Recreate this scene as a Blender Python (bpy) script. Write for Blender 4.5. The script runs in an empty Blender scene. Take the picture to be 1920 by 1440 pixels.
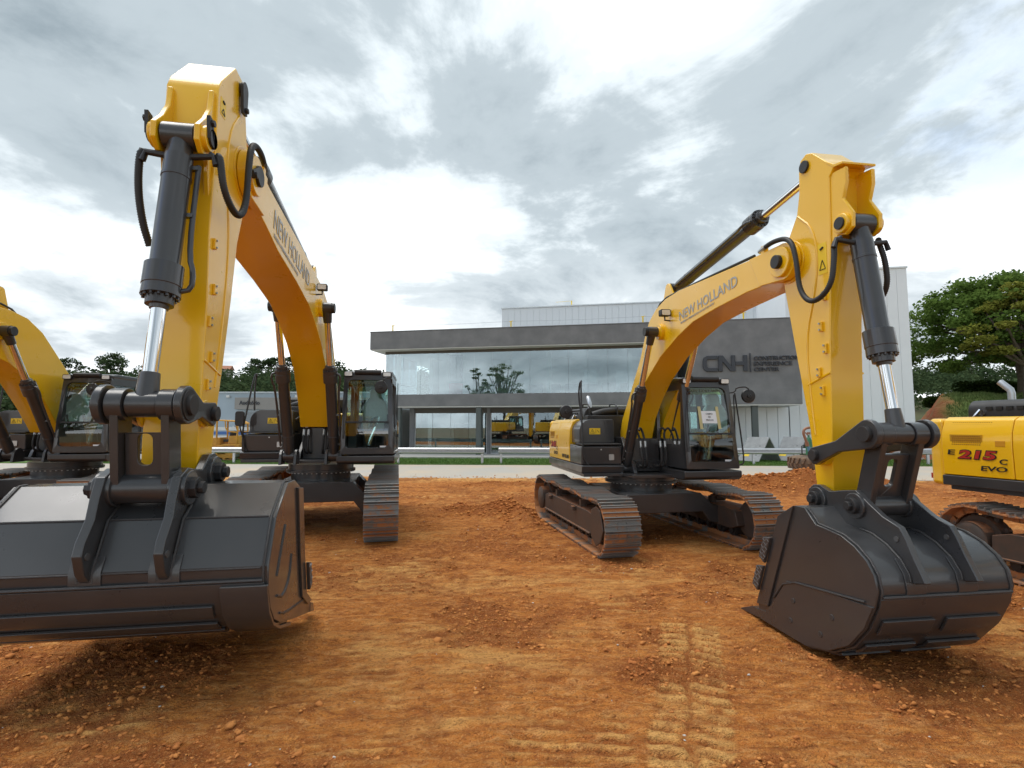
import bpy, bmesh, math, random
import numpy as np
from mathutils import Vector, Matrix
from mathutils.geometry import tessellate_polygon
rad = math.radians
S = bpy.context.scene
COL = S.collection
rng = np.random.default_rng(7)
random.seed(7)

# ------------------------------------------------------------------ camera
cd = bpy.data.cameras.new('camera'); cam = bpy.data.objects.new('camera', cd); COL.objects.link(cam)
cd.sensor_width = 36; cd.lens = 18.375; cd.clip_start = .05; cd.clip_end = 2000
cam.location = (0, 0, 2.1); cam.rotation_euler = (rad(90 + 4.49), 0, 0)
S.camera = cam
S.view_settings.view_transform = 'Standard'; S.view_settings.look = 'None'
S.view_settings.exposure = 1.45; S.view_settings.gamma = 1; S.view_settings.use_curve_mapping = False

# ------------------------------------------------------------------ sky and sun
SUN_EL, SUN_AZ = 72, -62          # degrees; azimuth measured from +Y towards +X
w = bpy.data.worlds.new('World'); S.world = w; w.use_nodes = True
nt = w.node_tree; nt.nodes.clear()
def N(tree, typ, **kw):
    n = tree.nodes.new(typ)
    for k, v in kw.items():
        if k.startswith('i_'):
            key = k[2:]
            n.inputs[int(key) if key.isdigit() else key.replace('_', ' ')].default_value = v
        else: setattr(n, k, v)
    return n
def math_n(tree, op, a, b=None, clamp=False):
    n = tree.nodes.new('ShaderNodeMath'); n.operation = op; n.use_clamp = clamp
    for i, v in enumerate((a, b)):
        if v is None: continue
        if isinstance(v, (int, float)): n.inputs[i].default_value = v
        else: tree.links.new(v, n.inputs[i])
    return n.outputs[0]
def ramp(tree, fac, stops, interp='LINEAR'):
    n = tree.nodes.new('ShaderNodeValToRGB'); n.color_ramp.interpolation = interp
    e = n.color_ramp.elements
    while len(e) < len(stops): e.new(.5)
    for i, (p, c) in enumerate(stops):
        e[i].position = p
        e[i].color = tuple(c) + (1,) if not isinstance(c, (int, float)) else (c, c, c, 1)
    tree.links.new(fac, n.inputs[0]); return n.outputs[0]
def mixc(tree, fac, a, b, typ='MIX'):
    n = tree.nodes.new('ShaderNodeMix'); n.data_type = 'RGBA'; n.blend_type = typ
    for sock, v in ((n.inputs[0], fac), (n.inputs[6], a), (n.inputs[7], b)):
        if isinstance(v, (int, float)): sock.default_value = v
        elif isinstance(v, tuple): sock.default_value = v if len(v) == 4 else v + (1,)
        else: tree.links.new(v, sock)
    return n.outputs[2]
L = nt.links.new
tc = N(nt, 'ShaderNodeTexCoord')
sep = N(nt, 'ShaderNodeSeparateXYZ'); L(tc.outputs['Generated'], sep.inputs[0])
zc = math_n(nt, 'MAXIMUM', sep.outputs[2], 0.0)
den = math_n(nt, 'ADD', zc, 0.30)
px_ = math_n(nt, 'DIVIDE', sep.outputs[0], den); py_ = math_n(nt, 'DIVIDE', sep.outputs[1], den)
cmb = N(nt, 'ShaderNodeCombineXYZ'); L(px_, cmb.inputs[0]); L(py_, cmb.inputs[1])
def cloud_noise(loc, scale, detail, rough, dist, sc=(1, 1, 1)):
    mp = N(nt, 'ShaderNodeMapping'); L(cmb.outputs[0], mp.inputs[0]); mp.inputs['Location'].default_value = loc; mp.inputs['Scale'].default_value = sc
    n = N(nt, 'ShaderNodeTexNoise', i_Scale=scale, i_Detail=detail, i_Roughness=rough, i_Distortion=dist); L(mp.outputs[0], n.inputs['Vector']); return n.outputs[0]
SEED = 11.3
n1 = cloud_noise((SEED, .55, SEED * 3.1), .75, 2.0, .45, .4)            # large masses
n2 = cloud_noise((SEED * 2.3, 4.5, 1.7), 1.5, 9.0, .58, .55)            # billows
n3 = cloud_noise((7.7, SEED, 5.2), 4.2, 8.0, .62, .3)                   # wisps
n4 = cloud_noise((SEED * .7, 1.2, 9.4), .28, 2.0, .5, .0)               # how far the overcast breaks up
th = math_n(nt, 'ADD', math_n(nt, 'ADD', math_n(nt, 'MULTIPLY', n1, .44), math_n(nt, 'MULTIPLY', n2, .41)), math_n(nt, 'MULTIPLY', n3, .15))
cloud = ramp(nt, th, [(.33, (7.2, 7.3, 7.3)), (.42, (5.4, 5.65, 5.8)), (.468, (3.5, 3.85, 4.05)), (.515, (2.1, 2.42, 2.62)), (.61, (1.2, 1.48, 1.68))], 'EASE')
hz = ramp(nt, zc, [(0.0, 1.0), (.12, .65), (.34, 0.0)])
hz2 = math_n(nt, 'MULTIPLY', hz, ramp(nt, th, [(.44, 1.0), (.56, .25)]))
cloud = mixc(nt, hz2, cloud, (7.2, 7.3, 7.4))
sky = N(nt, 'ShaderNodeTexSky', sky_type='NISHITA', sun_disc=False, sun_elevation=rad(SUN_EL), sun_rotation=rad(SUN_AZ))
gap = math_n(nt, 'MULTIPLY', ramp(nt, n2, [(.40, 1.0), (.50, 0.0)]), ramp(nt, n4, [(.545, 0.0), (.64, .9)]))
final = mixc(nt, gap, cloud, sky.outputs[0])
bg = N(nt, 'ShaderNodeBackground'); bg.inputs[1].default_value = .1; L(final, bg.inputs[0])
wo = N(nt, 'ShaderNodeOutputWorld'); L(bg.outputs[0], wo.inputs[0])
sd = bpy.data.lights.new('sun', 'SUN'); sd.energy = 0.9; sd.angle = rad(40); sd.color = (1, .96, .9)
sun = bpy.data.objects.new('sun', sd); COL.objects.link(sun)
sv = Vector((math.sin(rad(SUN_AZ)) * math.cos(rad(SUN_EL)), math.cos(rad(SUN_AZ)) * math.cos(rad(SUN_EL)), math.sin(rad(SUN_EL))))
sun.rotation_euler = (-sv).to_track_quat('-Z', 'Y').to_euler()

# ------------------------------------------------------------------ materials
MATS = {}
def mat(name, base=(.5, .5, .5), rough=.5, metal=0.0, coat=0.0, spec=.5, noise=None, bump=None):
    """noise=(scale, amount, second colour, detail) varies the colour; bump=(scale, strength, distance)"""
    if name in MATS: return MATS[name]
    m = bpy.data.materials.new(name); m.use_nodes = True; t = m.node_tree
    p = t.nodes['Principled BSDF']
    p.inputs['Base Color'].default_value = tuple(base) + (1,)
    p.inputs['Roughness'].default_value = rough; p.inputs['Metallic'].default_value = metal
    p.inputs['Coat Weight'].default_value = coat; p.inputs['Coat Roughness'].default_value = .08
    p.inputs['Specular IOR Level'].default_value = spec
    if noise or bump:
        c = t.nodes.new('ShaderNodeTexCoord')
    if noise:
        n = N(t, 'ShaderNodeTexNoise', i_Scale=noise[0], i_Detail=noise[3] if len(noise) > 3 else 6.0, i_Roughness=.6)
        t.links.new(c.outputs['Object'], n.inputs['Vector'])
        f = ramp(t, n.outputs[0], [(.38, 0.0), (.66, noise[1])])
        t.links.new(mixc(t, f, tuple(base), tuple(noise[2])), p.inputs['Base Color'])
        r = ramp(t, n.outputs[0], [(.3, max(0, rough - .06)), (.7, min(1, rough + .12))]); t.links.new(r, p.inputs['Roughness'])
    if bump:
        n = N(t, 'ShaderNodeTexNoise', i_Scale=bump[0], i_Detail=5.0); t.links.new(c.outputs['Object'], n.inputs['Vector'])
        b = N(t, 'ShaderNodeBump', i_Strength=bump[1], i_Distance=bump[2]); t.links.new(n.outputs[0], b.inputs['Height'])
        t.links.new(b.outputs[0], p.inputs['Normal'])
    MATS[name] = m; return m
def glass(name, tint, refl=.06, rough=.0, coat=(1, 1, 1)):
    if name in MATS: return MATS[name]
    m = bpy.data.materials.new(name); m.use_nodes = True; t = m.node_tree; t.nodes.clear()
    o = N(t, 'ShaderNodeOutputMaterial'); mx = N(t, 'ShaderNodeMixShader')
    tr = N(t, 'ShaderNodeBsdfTransparent'); tr.inputs[0].default_value = tuple(tint) + (1,)
    gl = N(t, 'ShaderNodeBsdfGlossy'); gl.inputs['Roughness'].default_value = rough; gl.inputs[0].default_value = tuple(coat) + (1,)
    lw = N(t, 'ShaderNodeFresnel'); lw.inputs[0].default_value = 1.5
    f = math_n(t, 'ADD', lw.outputs[0], refl, True)
    t.links.new(f, mx.inputs[0]); t.links.new(tr.outputs[0], mx.inputs[1]); t.links.new(gl.outputs[0], mx.inputs[2]); t.links.new(mx.outputs[0], o.inputs[0])
    MATS[name] = m; return m
YEL = mat('yellow_paint', (.87, .50, .003), .30, coat=.6, noise=(2.2, .25, (.82, .455, .003)), bump=(160, .02, .002))
BLK = mat('black_paint', (.034, .034, .036), .34, coat=.45, noise=(3, .5, (.042, .041, .041)), bump=(90, .03, .002))
BUK = mat('bucket_paint', (.038, .039, .041), .29, coat=.42, noise=(1.6, .5, (.050, .049, .049)), bump=(40, .05, .003))
DRK = mat('dark_plastic', (.018, .018, .02), .5, noise=(4, .5, (.035, .033, .031)))
RUB = mat('rubber_hose', (.022, .022, .022), .55)
CHR = mat('chrome', (.78, .78, .79), .09, 1.0)
STL = mat('galvanised_steel', (.50, .52, .54), .38, .85, noise=(6, .4, (.38, .40, .42)))
BOLT = mat('zinc_bolt', (.42, .42, .41), .35, .9)
WELD = mat('weld_bead', (.06, .058, .058), .34, .3, bump=(180, .6, .01))
PLBK = mat('decal_black', (.012, .012, .012), .5)
PLRD = mat('decal_red', (.42, .02, .012), .45)
GRYL = mat('decal_grey', (.36, .37, .36), .35)
LBL = mat('label_yellow', (.85, .58, .02), .45)
PAPER = mat('paper', (.78, .82, .85), .8)
TAPE = mat('masking_tape', (.55, .50, .26), .8)
SEAT = mat('seat_plastic_wrap', (.66, .72, .73), .25, coat=.6, bump=(14, .6, .03))
CABIN = mat('cab_interior', (.05, .05, .052), .6)
LENS = mat('lamp_lens', (.75, .76, .74), .12, .2, bump=(60, .4, .01))
GLS = glass('cab_glass', (.66, .84, .80), .09)
VISOR = glass('visor_tint', (.50, .56, .22), .04)
VISB = mat('visor_letters', (.12, .14, .08), .4)
BGL = glass('facade_glass', (.74, .84, .84), .17, coat=(.86, .94, 1.0))
MIR = mat('mirror_shell', (.015, .015, .016), .45)
CONC = mat('grey_render', (.155, .157, .160), .78, noise=(.9, .75, (.235, .235, .235), 9), bump=(5, .12, .02))
SOFF = mat('soffit_white', (.62, .62, .60), .8)
DCOL = mat('column_green_grey', (.085, .10, .095), .5)
BROWN = mat('lintel_grey_brown', (.10, .092, .082), .7)
WPAN = mat('white_metal_panel', (.76, .79, .80), .42, noise=(1.2, .3, (.69, .72, .74)))
WIN = mat('interior_wall', (.66, .66, .63), .85)
FLR = mat('interior_floor', (.22, .21, .2), .5)
SIGN = mat('sign_letters', (.030, .034, .042), .45)
ALU = mat('aluminium_frame', (.55, .57, .58), .4, .6)
REDW = mat('red_wall', (.5, .03, .03), .6)
AUDW = mat('auditorium_wall', (.33, .40, .45), .8, noise=(.7, .5, (.40, .46, .50)))
AUDS = mat('auditorium_sign_board', (.26, .25, .23), .8, noise=(1, .5, (.32, .30, .28)))
KERB = mat('kerb_concrete', (.50, .48, .44), .9, noise=(3, .6, (.38, .33, .27)))
TYRE = mat('dusty_tyre', (.10, .075, .055), .9, noise=(5, .8, (.26, .16, .09)), bump=(30, .3, .01))
OLDY = mat('old_yellow_paint', (.62, .31, .03), .6, noise=(3, .7, (.45, .22, .05)))
COPP = mat('copper_pipe', (.30, .15, .09), .5, .3)
GRN = mat('gas_cylinder_green', (.03, .14, .06), .4)
WOODG = mat('grey_board', (.30, .31, .31), .75, noise=(4, .6, (.22, .22, .22)))
TILE = mat('clay_tiles', (.38, .17, .10), .85, noise=(3, .6, (.28, .12, .08)))
HWALL = mat('house_wall', (.55, .50, .44), .85)
BARK = mat('bark', (.09, .07, .05), .95, noise=(6, .8, (.15, .12, .09)), bump=(20, .5, .03))

def dirty_steel(name, steel, dirt, amount):
    m = bpy.data.materials.new(name); m.use_nodes = True; t = m.node_tree; p = t.nodes['Principled BSDF']
    g = N(t, 'ShaderNodeNewGeometry'); c = N(t, 'ShaderNodeTexCoord'); oi = N(t, 'ShaderNodeObjectInfo')
    n = N(t, 'ShaderNodeTexNoise', i_Scale=5.5, i_Detail=7.0, i_Roughness=.65); t.links.new(g.outputs['Position'], n.inputs['Vector'])
    s = N(t, 'ShaderNodeSeparateXYZ'); t.links.new(c.outputs['Object'], s.inputs[0])
    low = ramp(t, math_n(t, 'MULTIPLY', s.outputs[2], 20.0), [(.25, 1.0), (.85, .0)])     # dirt packs between the grousers
    k = math_n(t, 'ADD', n.outputs[0], math_n(t, 'MULTIPLY', math_n(t, 'SUBTRACT', oi.outputs['Random'], .5), .28))
    f = math_n(t, 'MULTIPLY', ramp(t, k, [(.5 - amount * .3, 0.0), (.60 - amount * .18, 1.0)]), low, True)
    t.links.new(mixc(t, f, steel, dirt), p.inputs['Base Color'])
    t.links.new(ramp(t, f, [(0.0, .42), (1.0, .95)]), p.inputs['Roughness'])
    t.links.new(math_n(t, 'MULTIPLY', math_n(t, 'SUBTRACT', 1.0, f), .55), p.inputs['Metallic'])
    n2 = N(t, 'ShaderNodeTexNoise', i_Scale=70.0, i_Detail=4.0); t.links.new(c.outputs['Object'], n2.inputs['Vector'])
    b = N(t, 'ShaderNodeBump', i_Strength=.5, i_Distance=.01); t.links.new(n2.outputs[0], b.inputs['Height']); t.links.new(b.outputs[0], p.inputs['Normal'])
    MATS[name] = m; return m
SHOE = dirty_steel('track_shoe_steel', (.21, .205, .195), (.44, .19, .075), .34)
def dusted(name, base, dirt, rough=.5):
    """paint with loose soil lying on faces that look upwards"""
    m = bpy.data.materials.new(name); m.use_nodes = True; t = m.node_tree; p = t.nodes['Principled BSDF']
    g = N(t, 'ShaderNodeNewGeometry'); s = N(t, 'ShaderNodeSeparateXYZ'); t.links.new(g.outputs['True Normal'], s.inputs[0])
    n = N(t, 'ShaderNodeTexNoise', i_Scale=6.0, i_Detail=6.0); t.links.new(g.outputs['Position'], n.inputs['Vector'])
    up = ramp(t, s.outputs[2], [(.35, .12), (.75, 1.0)])
    f = math_n(t, 'MULTIPLY', up, ramp(t, n.outputs[0], [(.36, .25), (.56, 1.0)]))
    t.links.new(mixc(t, f, base, dirt), p.inputs['Base Color']); t.links.new(ramp(t, f, [(0.0, rough), (1.0, .95)]), p.inputs['Roughness'])
    MATS[name] = m; return m
FRM = dusted('track_frame_paint', (.050, .045, .041), (.27, .115, .05), .42)

# ------------------------------------------------------------------ mesh helpers
class MB:
    def __init__(s): s.v = []; s.f = []
    def add(s, vs, fs):
        o = len(s.v); s.v += [tuple(a) for a in vs]; s.f += [tuple(i + o for i in f) for f in fs]; return s
    def box(s, c, d, R=None):
        x, y, z = (q / 2 for q in d)
        vs = [Vector((sx * x, sy * y, sz * z)) for sx in (-1, 1) for sy in (-1, 1) for sz in (-1, 1)]
        if R is not None: vs = [R @ q for q in vs]
        c = Vector(c)
        return s.add([q + c for q in vs], [(0, 1, 3, 2), (4, 6, 7, 5), (0, 4, 5, 1), (2, 3, 7, 6), (0, 2, 6, 4), (1, 5, 7, 3)])
    def bb(s, x0, x1, y0, y1, z0, z1):
        return s.box(((x0 + x1) / 2, (y0 + y1) / 2, (z0 + z1) / 2), (abs(x1 - x0), abs(y1 - y0), abs(z1 - z0)))
    def prism(s, poly, a, b, axis='y'):
        """poly in the plane across `axis`: y -> (x,z), x -> (y,z), z -> (x,y)"""
        def P(p, t): return {'y': (p[0], t, p[1]), 'x': (t, p[0], p[1]), 'z': (p[0], p[1], t)}[axis]
        n = len(poly); ar = sum(poly[i][0] * poly[(i + 1) % n][1] - poly[(i + 1) % n][0] * poly[i][1] for i in range(n))
        if (ar > 0) != (axis != 'y'): poly = poly[::-1]
        if a > b: a, b = b, a
        vs = [P(p, a) for p in poly] + [P(p, b) for p in poly]
        fs = [tuple(range(n))[::-1], tuple(range(n, 2 * n))] + [(i, (i + 1) % n, n + (i + 1) % n, n + i) for i in range(n)]
        return s.add(vs, fs)
    def cyl(s, p0, p1, r0, r1=None, n=20, caps=True):
        r1 = r0 if r1 is None else r1; p0 = Vector(p0); p1 = Vector(p1); d = (p1 - p0).normalized()
        a = d.orthogonal().normalized(); b = d.cross(a); vs = []
        for p, r in ((p0, r0), (p1, r1)):
            vs += [p + (a * math.cos(6.28318 * i / n) + b * math.sin(6.28318 * i / n)) * r for i in range(n)]
        fs = [(i, (i + 1) % n, n + (i + 1) % n, n + i) for i in range(n)]
        if caps: fs += [tuple(range(n))[::-1], tuple(range(n, 2 * n))]
        return s.add(vs, fs)
    def lathe(s, p0, p1, prof, n=24):
        """prof: (distance along p0->p1, radius)"""
        p0 = Vector(p0); d = (Vector(p1) - p0).normalized(); a = d.orthogonal().normalized(); b = d.cross(a); m = len(prof); vs = []
        for t, r in prof: vs += [p0 + d * t + (a * math.cos(6.28318 * i / n) + b * math.sin(6.28318 * i / n)) * r for i in range(n)]
        fs = [(k * n + i, k * n + (i + 1) % n, (k + 1) * n + (i + 1) % n, (k + 1) * n + i) for k in range(m - 1) for i in range(n)]
        return s.add(vs, fs + [tuple(range(n))[::-1], tuple(range((m - 1) * n, m * n))])
    def tube(s, pts, r, n=8, smooth=0):
        pts = [Vector(p) for p in pts]
        for _ in range(smooth):
            q = [pts[0]]
            for a, b in zip(pts, pts[1:]): q += [a.lerp(b, .25), a.lerp(b, .75)]
            pts = q + [pts[-1]]
        m = len(pts); vs = []; up = None
        for k, p in enumerate(pts):
            d = (pts[min(k + 1, m - 1)] - pts[max(k - 1, 0)]).normalized()
            a = d.orthogonal().normalized() if up is None else (up - d * up.dot(d)).normalized(); up = a; b = d.cross(a)
            rr = (r[k % 2] if len(r) == 2 else r[k * (len(r) - 1) // max(m - 1, 1)]) if isinstance(r, (list, tuple)) else r
            vs += [p + (a * math.cos(6.28318 * i / n) + b * math.sin(6.28318 * i / n)) * rr for i in range(n)]
        fs = [(k * n + i, k * n + (i + 1) % n, (k + 1) * n + (i + 1) % n, (k + 1) * n + i) for k in range(m - 1) for i in range(n)]
        return s.add(vs, fs + [tuple(range(n))[::-1], tuple(range((m - 1) * n, m * n))])
    def sheet(s, line, t, y0, y1):
        """bent plate: polyline in (x,z), thickness t to its left side, from y0 to y1"""
        n = len(line); inner = []
        for i, p in enumerate(line):
            a = Vector(line[max(i - 1, 0)]); b = Vector(line[min(i + 1, n - 1)]); d = (b - a).normalized()
            inner.append((p[0] - d.y * t, p[1] + d.x * t))
        return s.prism(list(line) + inner[::-1], y0, y1)
    def panel(s, outer, holes, mp, th):
        """flat panel with holes; mp(u,v)->3D, th = thickness vector"""
        loops = [outer] + holes; tri = tessellate_polygon([[Vector((p[0], p[1], 0)) for p in l] for l in loops])
        flat = [p for l in loops for p in l]; A = [Vector(mp(*p)) for p in flat]; th = Vector(th); n = len(flat)
        fs = [tuple(t) for t in tri] + [tuple(i + n for i in t[::-1]) for t in tri]; o = 0
        for l in loops:
            m = len(l); fs += [(o + i, o + (i + 1) % m, n + o + (i + 1) % m, n + o + i) for i in range(m)]; o += m
        return s.add(A + [a + th for a in A], fs)
    def build(s, name, m, parent=None, bevel=0, smooth=35, seg=2, **kw):
        me = bpy.data.meshes.new(name); me.from_pydata(s.v, [], s.f)
        bm = bmesh.new(); bm.from_mesh(me); bmesh.ops.recalc_face_normals(bm, faces=bm.faces); bm.to_mesh(me); bm.free()
        return obj(name, me, m, parent, bevel, smooth, seg, **kw)
def obj(name, me, m, parent=None, bevel=0, smooth=35, seg=2, loc=None, rot=None):
    if m is not None and not me.materials: me.materials.append(m)
    if smooth:
        me.polygons.foreach_set('use_smooth', [True] * len(me.polygons)); me.set_sharp_from_angle(angle=rad(smooth))
    o = bpy.data.objects.new(name, me); COL.objects.link(o); o.parent = parent
    if bevel:
        b = o.modifiers.new('bevel', 'BEVEL'); b.width = bevel; b.segments = seg; b.limit_method = 'ANGLE'; b.angle_limit = rad(38); b.harden_normals = True
    if loc is not None: o.location = loc
    if rot is not None: o.rotation_euler = rot
    return o
def share(src, name, parent, loc=(0, 0, 0), rot=(0, 0, 0)):
    o = src.copy(); o.name = name; COL.objects.link(o); o.parent = parent; o.location = loc; o.rotation_euler = rot; return o
def empty(name, loc, rz=0):
    o = bpy.data.objects.new(name, None); COL.objects.link(o); o.location = loc; o.rotation_euler = (0, 0, rz); o.empty_display_size = .3; return o
def tag(o, label=None, cat=None, group=None, kind=None):
    if label: o['label'] = label
    if cat: o['category'] = cat
    if group: o['group'] = group
    if kind: o['kind'] = kind
    return o
def rrect(x0, x1, y0, y1, r, n=5):
    if not isinstance(r, (list, tuple)): r = [r] * 4
    P = []
    for (cx, cy, a0, rr) in ((x1 - r[0], y0 + r[0], -90, r[0]), (x1 - r[1], y1 - r[1], 0, r[1]), (x0 + r[2], y1 - r[2], 90, r[2]), (x0 + r[3], y0 + r[3], 180, r[3])):
        P += [(cx + rr * math.cos(rad(a0 + 90 * i / n)), cy + rr * math.sin(rad(a0 + 90 * i / n))) for i in range(n + 1)]
    return P
def arc(c, r, a0, a1, n=8): return [(c[0] + r * math.cos(rad(a0 + (a1 - a0) * i / n)), c[1] + r * math.sin(rad(a0 + (a1 - a0) * i / n))) for i in range(n + 1)]
def text(name, s, m, parent, o, tx, ty, height, width=None, bold=.0, ext=.002, shear=0):
    cu = bpy.data.curves.new(name, 'FONT'); cu.body = s; cu.size = 1; cu.offset = bold; cu.extrude = .5; cu.shear = shear; cu.resolution_u = 3
    ob = bpy.data.objects.new(name, cu); me = bpy.data.meshes.new_from_object(ob); bpy.data.objects.remove(ob); bpy.data.curves.remove(cu)
    co = np.array([v.co[:] for v in me.vertices]); mn = co.min(0); mx = co.max(0); tx = Vector(tx).normalized(); ty = Vector(ty).normalized(); tn = tx.cross(ty).normalized()
    sy = height / (mx[1] - mn[1]); sx = sy if width is None else width / (mx[0] - mn[0])
    O = Vector(o)
    for v, c in zip(me.vertices, co): v.co = O + tx * ((c[0] - mn[0]) * sx) + ty * ((c[1] - mn[1]) * sy) + tn * (c[2] * 2 * ext)
    return obj(name, me, m, parent, smooth=0)

# ------------------------------------------------------------------ value noise for terrain
def vnoise(x, y, seed=0):
    r = np.random.default_rng(seed); T = r.random((256, 256)).astype(np.float32)
    xi = np.floor(x).astype(int); yi = np.floor(y).astype(int); fx = x - xi; fy = y - yi
    fx = fx * fx * (3 - 2 * fx); fy = fy * fy * (3 - 2 * fy); xi &= 255; yi &= 255; x1 = (xi + 1) & 255; y1 = (yi + 1) & 255
    return (T[xi, yi] * (1 - fx) + T[x1, yi] * fx) * (1 - fy) + (T[xi, y1] * (1 - fx) + T[x1, y1] * fx) * fy
def fbm(x, y, sc, octv=5, seed=0, gain=.5):
    a = 1; s = 0; tot = 0
    for k in range(octv): s = s + a * vnoise(x * sc * 2 ** k + 17.3 * k, y * sc * 2 ** k + 9.1 * k, seed + k); tot += a; a *= gain
    return s / tot
def smooth(e0, e1, x):
    t = np.clip((x - e0) / (e1 - e0), 0, 1); return t * t * (3 - 2 * t)
def strip(x, y, p0, p1, half):
    p0 = np.array(p0); p1 = np.array(p1); d = p1 - p0; Ln = np.hypot(*d); d = d / Ln
    t = (x - p0[0]) * d[0] + (y - p0[1]) * d[1]; u = -(x - p0[0]) * d[1] + (y - p0[1]) * d[0]
    m = smooth(0, .25, t) * smooth(0, .25, Ln - t) * smooth(half, half - .06, np.abs(u)); return t, u, m
HEAPS = [  # x, y, rx, ry, height
    (8.0, 17.2, 2.3, .8, .42), (10.2, 17.4, 1.9, .8, .50), (6.4, 17.0, 1.2, .6, .22), (12.2, 17.6, 1.4, .8, .3),
    (.55, 11.5, .55, .75, .34), (.1, 12.2, .8, .5, .25), (-.8, 12.5, 1.1, .5, .16), (-.2, 12.8, .6, .5, .26), (-1.3, 12.9, .5, .4, .18),
    (-.5, 18.6, 1.6, .5, .14), (2.4, 18.4, 1.3, .4, .14), (-5.2, 6.2, 1.8, .45, .07), (1.3, 4.6, .7, .25, .05), (4.6, 4.0, .5, .5, .06), (-7, 7, 2, .8, .1), (14, 15, 2, 1, .3)]
def loose_mask(x, y):
    return smooth(.485, .60, .46 * fbm(x, y * 1.15, .6, 4, 51) + .34 * fbm(x, y * 1.4, 2.6, 4, 53, .6) + .20 * fbm(x, y, 8, 3, 55, .6))
def ground_h(x, y, fine=True):
    h = (fbm(x, y, .22, 3, 1) - .5) * .10 + (fbm(x, y, 1.1, 4, 11) - .5) * .055
    for (cx, cy, rx, ry, hh) in HEAPS:
        q = np.exp(-(((x - cx) / rx) ** 2 + ((y - cy) / ry) ** 2) * 1.6); h = h + hh * q * (.72 + .7 * (fbm(x, y, 2.4, 4, 31) - .3))
    flat = np.ones_like(h)
    for (cx, cy, a, s1, s2) in PADS:                            # firm ground under the tracks
        dx = x - cx; dy = y - cy; X = dx * math.sin(a) - dy * math.cos(a); Y = dx * math.cos(a) + dy * math.sin(a)
        k = smooth(s1 + .5, s1 - .1, np.abs(X)) * smooth(.75, .42, np.abs(np.abs(Y) - s2)); flat = flat * (1 - k)
    h = h * flat
    if fine:
        loose = loose_mask(x, y)
        rid = 1 - np.abs(2 * fbm(x, y * 1.3, 4.5, 4, 23, .62) - 1)
        h = h + flat * ((fbm(x, y * 1.3, 8, 5, 21, .7) - .42) * .10 * (.12 + loose) + (fbm(x * .3 + .12 * y, y * 2.2, 6.0, 4, 71, .6) - .5) * .05 + (rid - .8) * .03 * loose + (fbm(x, y, 26, 2, 27, .7) - .5) * .014)
    return h
PRINTS = [  # bars pressed into the soil: p0, p1, half width, pitch, depth, lightness
    ((-1.05, 3.2), (-1.25, 5.6), .33, .11, .016, .35), ((.30, 2.3), (.45, 4.1), .42, .13, .020, .5), ((1.85, 2.2), (2.0, 3.1), .55, .16, .03, .45),
    ((-1.35, 6.6), (-1.7, 8.6), .34, .18, .02, .6), ((2.6, 2.3), (3.3, 3.6), .4, .17, .024, .4), ((1.25, 5.9), (1.55, 8.2), .4, .19, .022, .45), ((-2.6, 2.6), (-3.2, 5.0), .4, .2, .012, .4), ((-3.2, 13.2), (3.5, 13.9), .33, .2, .02, .5), ((-4, 15.4), (5, 15.9), .35, .2, .02, .55)]
CHEV = [((1.30, 3.9), (1.92, 5.85), .30, .155), ((.78, 2.5), (1.38, 4.2), .30, .155)]
PADS = [(2.55, 10.5, rad(11.9), 1.95, 1.3), (-4.08, 11.3, rad(12.3), 2.2, 1.33), (-10.1, 11.95, rad(10), 2.2, 1.33), (8.42, 6.15, rad(11), 2.0, 1.3)]

# ------------------------------------------------------------------ ground
def grid_mesh(name, xs, ys, hf):
    X, Y = np.meshgrid(xs, ys); Z, attrs = hf(X, Y); n = len(xs); m = len(ys)
    co = np.stack([X, Y, Z], -1).reshape(-1, 3).astype(np.float32)
    i = np.arange(n - 1); j = np.arange(m - 1); I, J = np.meshgrid(i, j); a = (J * n + I).ravel()
    q = np.stack([a, a + 1, a + n + 1, a + n], -1).astype(np.int32)
    me = bpy.data.meshes.new(name); me.vertices.add(len(co)); me.vertices.foreach_set('co', co.ravel())
    me.loops.add(q.size); me.loops.foreach_set('vertex_index', q.ravel()); me.polygons.add(len(q))
    me.polygons.foreach_set('loop_start', np.arange(0, q.size, 4, dtype=np.int32)); me.polygons.foreach_set('loop_total', np.full(len(q), 4, np.int32))
    me.polygons.foreach_set('use_smooth', np.ones(len(q), bool)); me.update(calc_edges=True)
    for k, v in attrs.items():
        at = me.attributes.new(k, 'FLOAT', 'POINT'); at.data.foreach_set('value', v.reshape(-1).astype(np.float32))
    return me
ROADS = -.046
def road_edge(x): return 20.5 + ROADS * x
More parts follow.
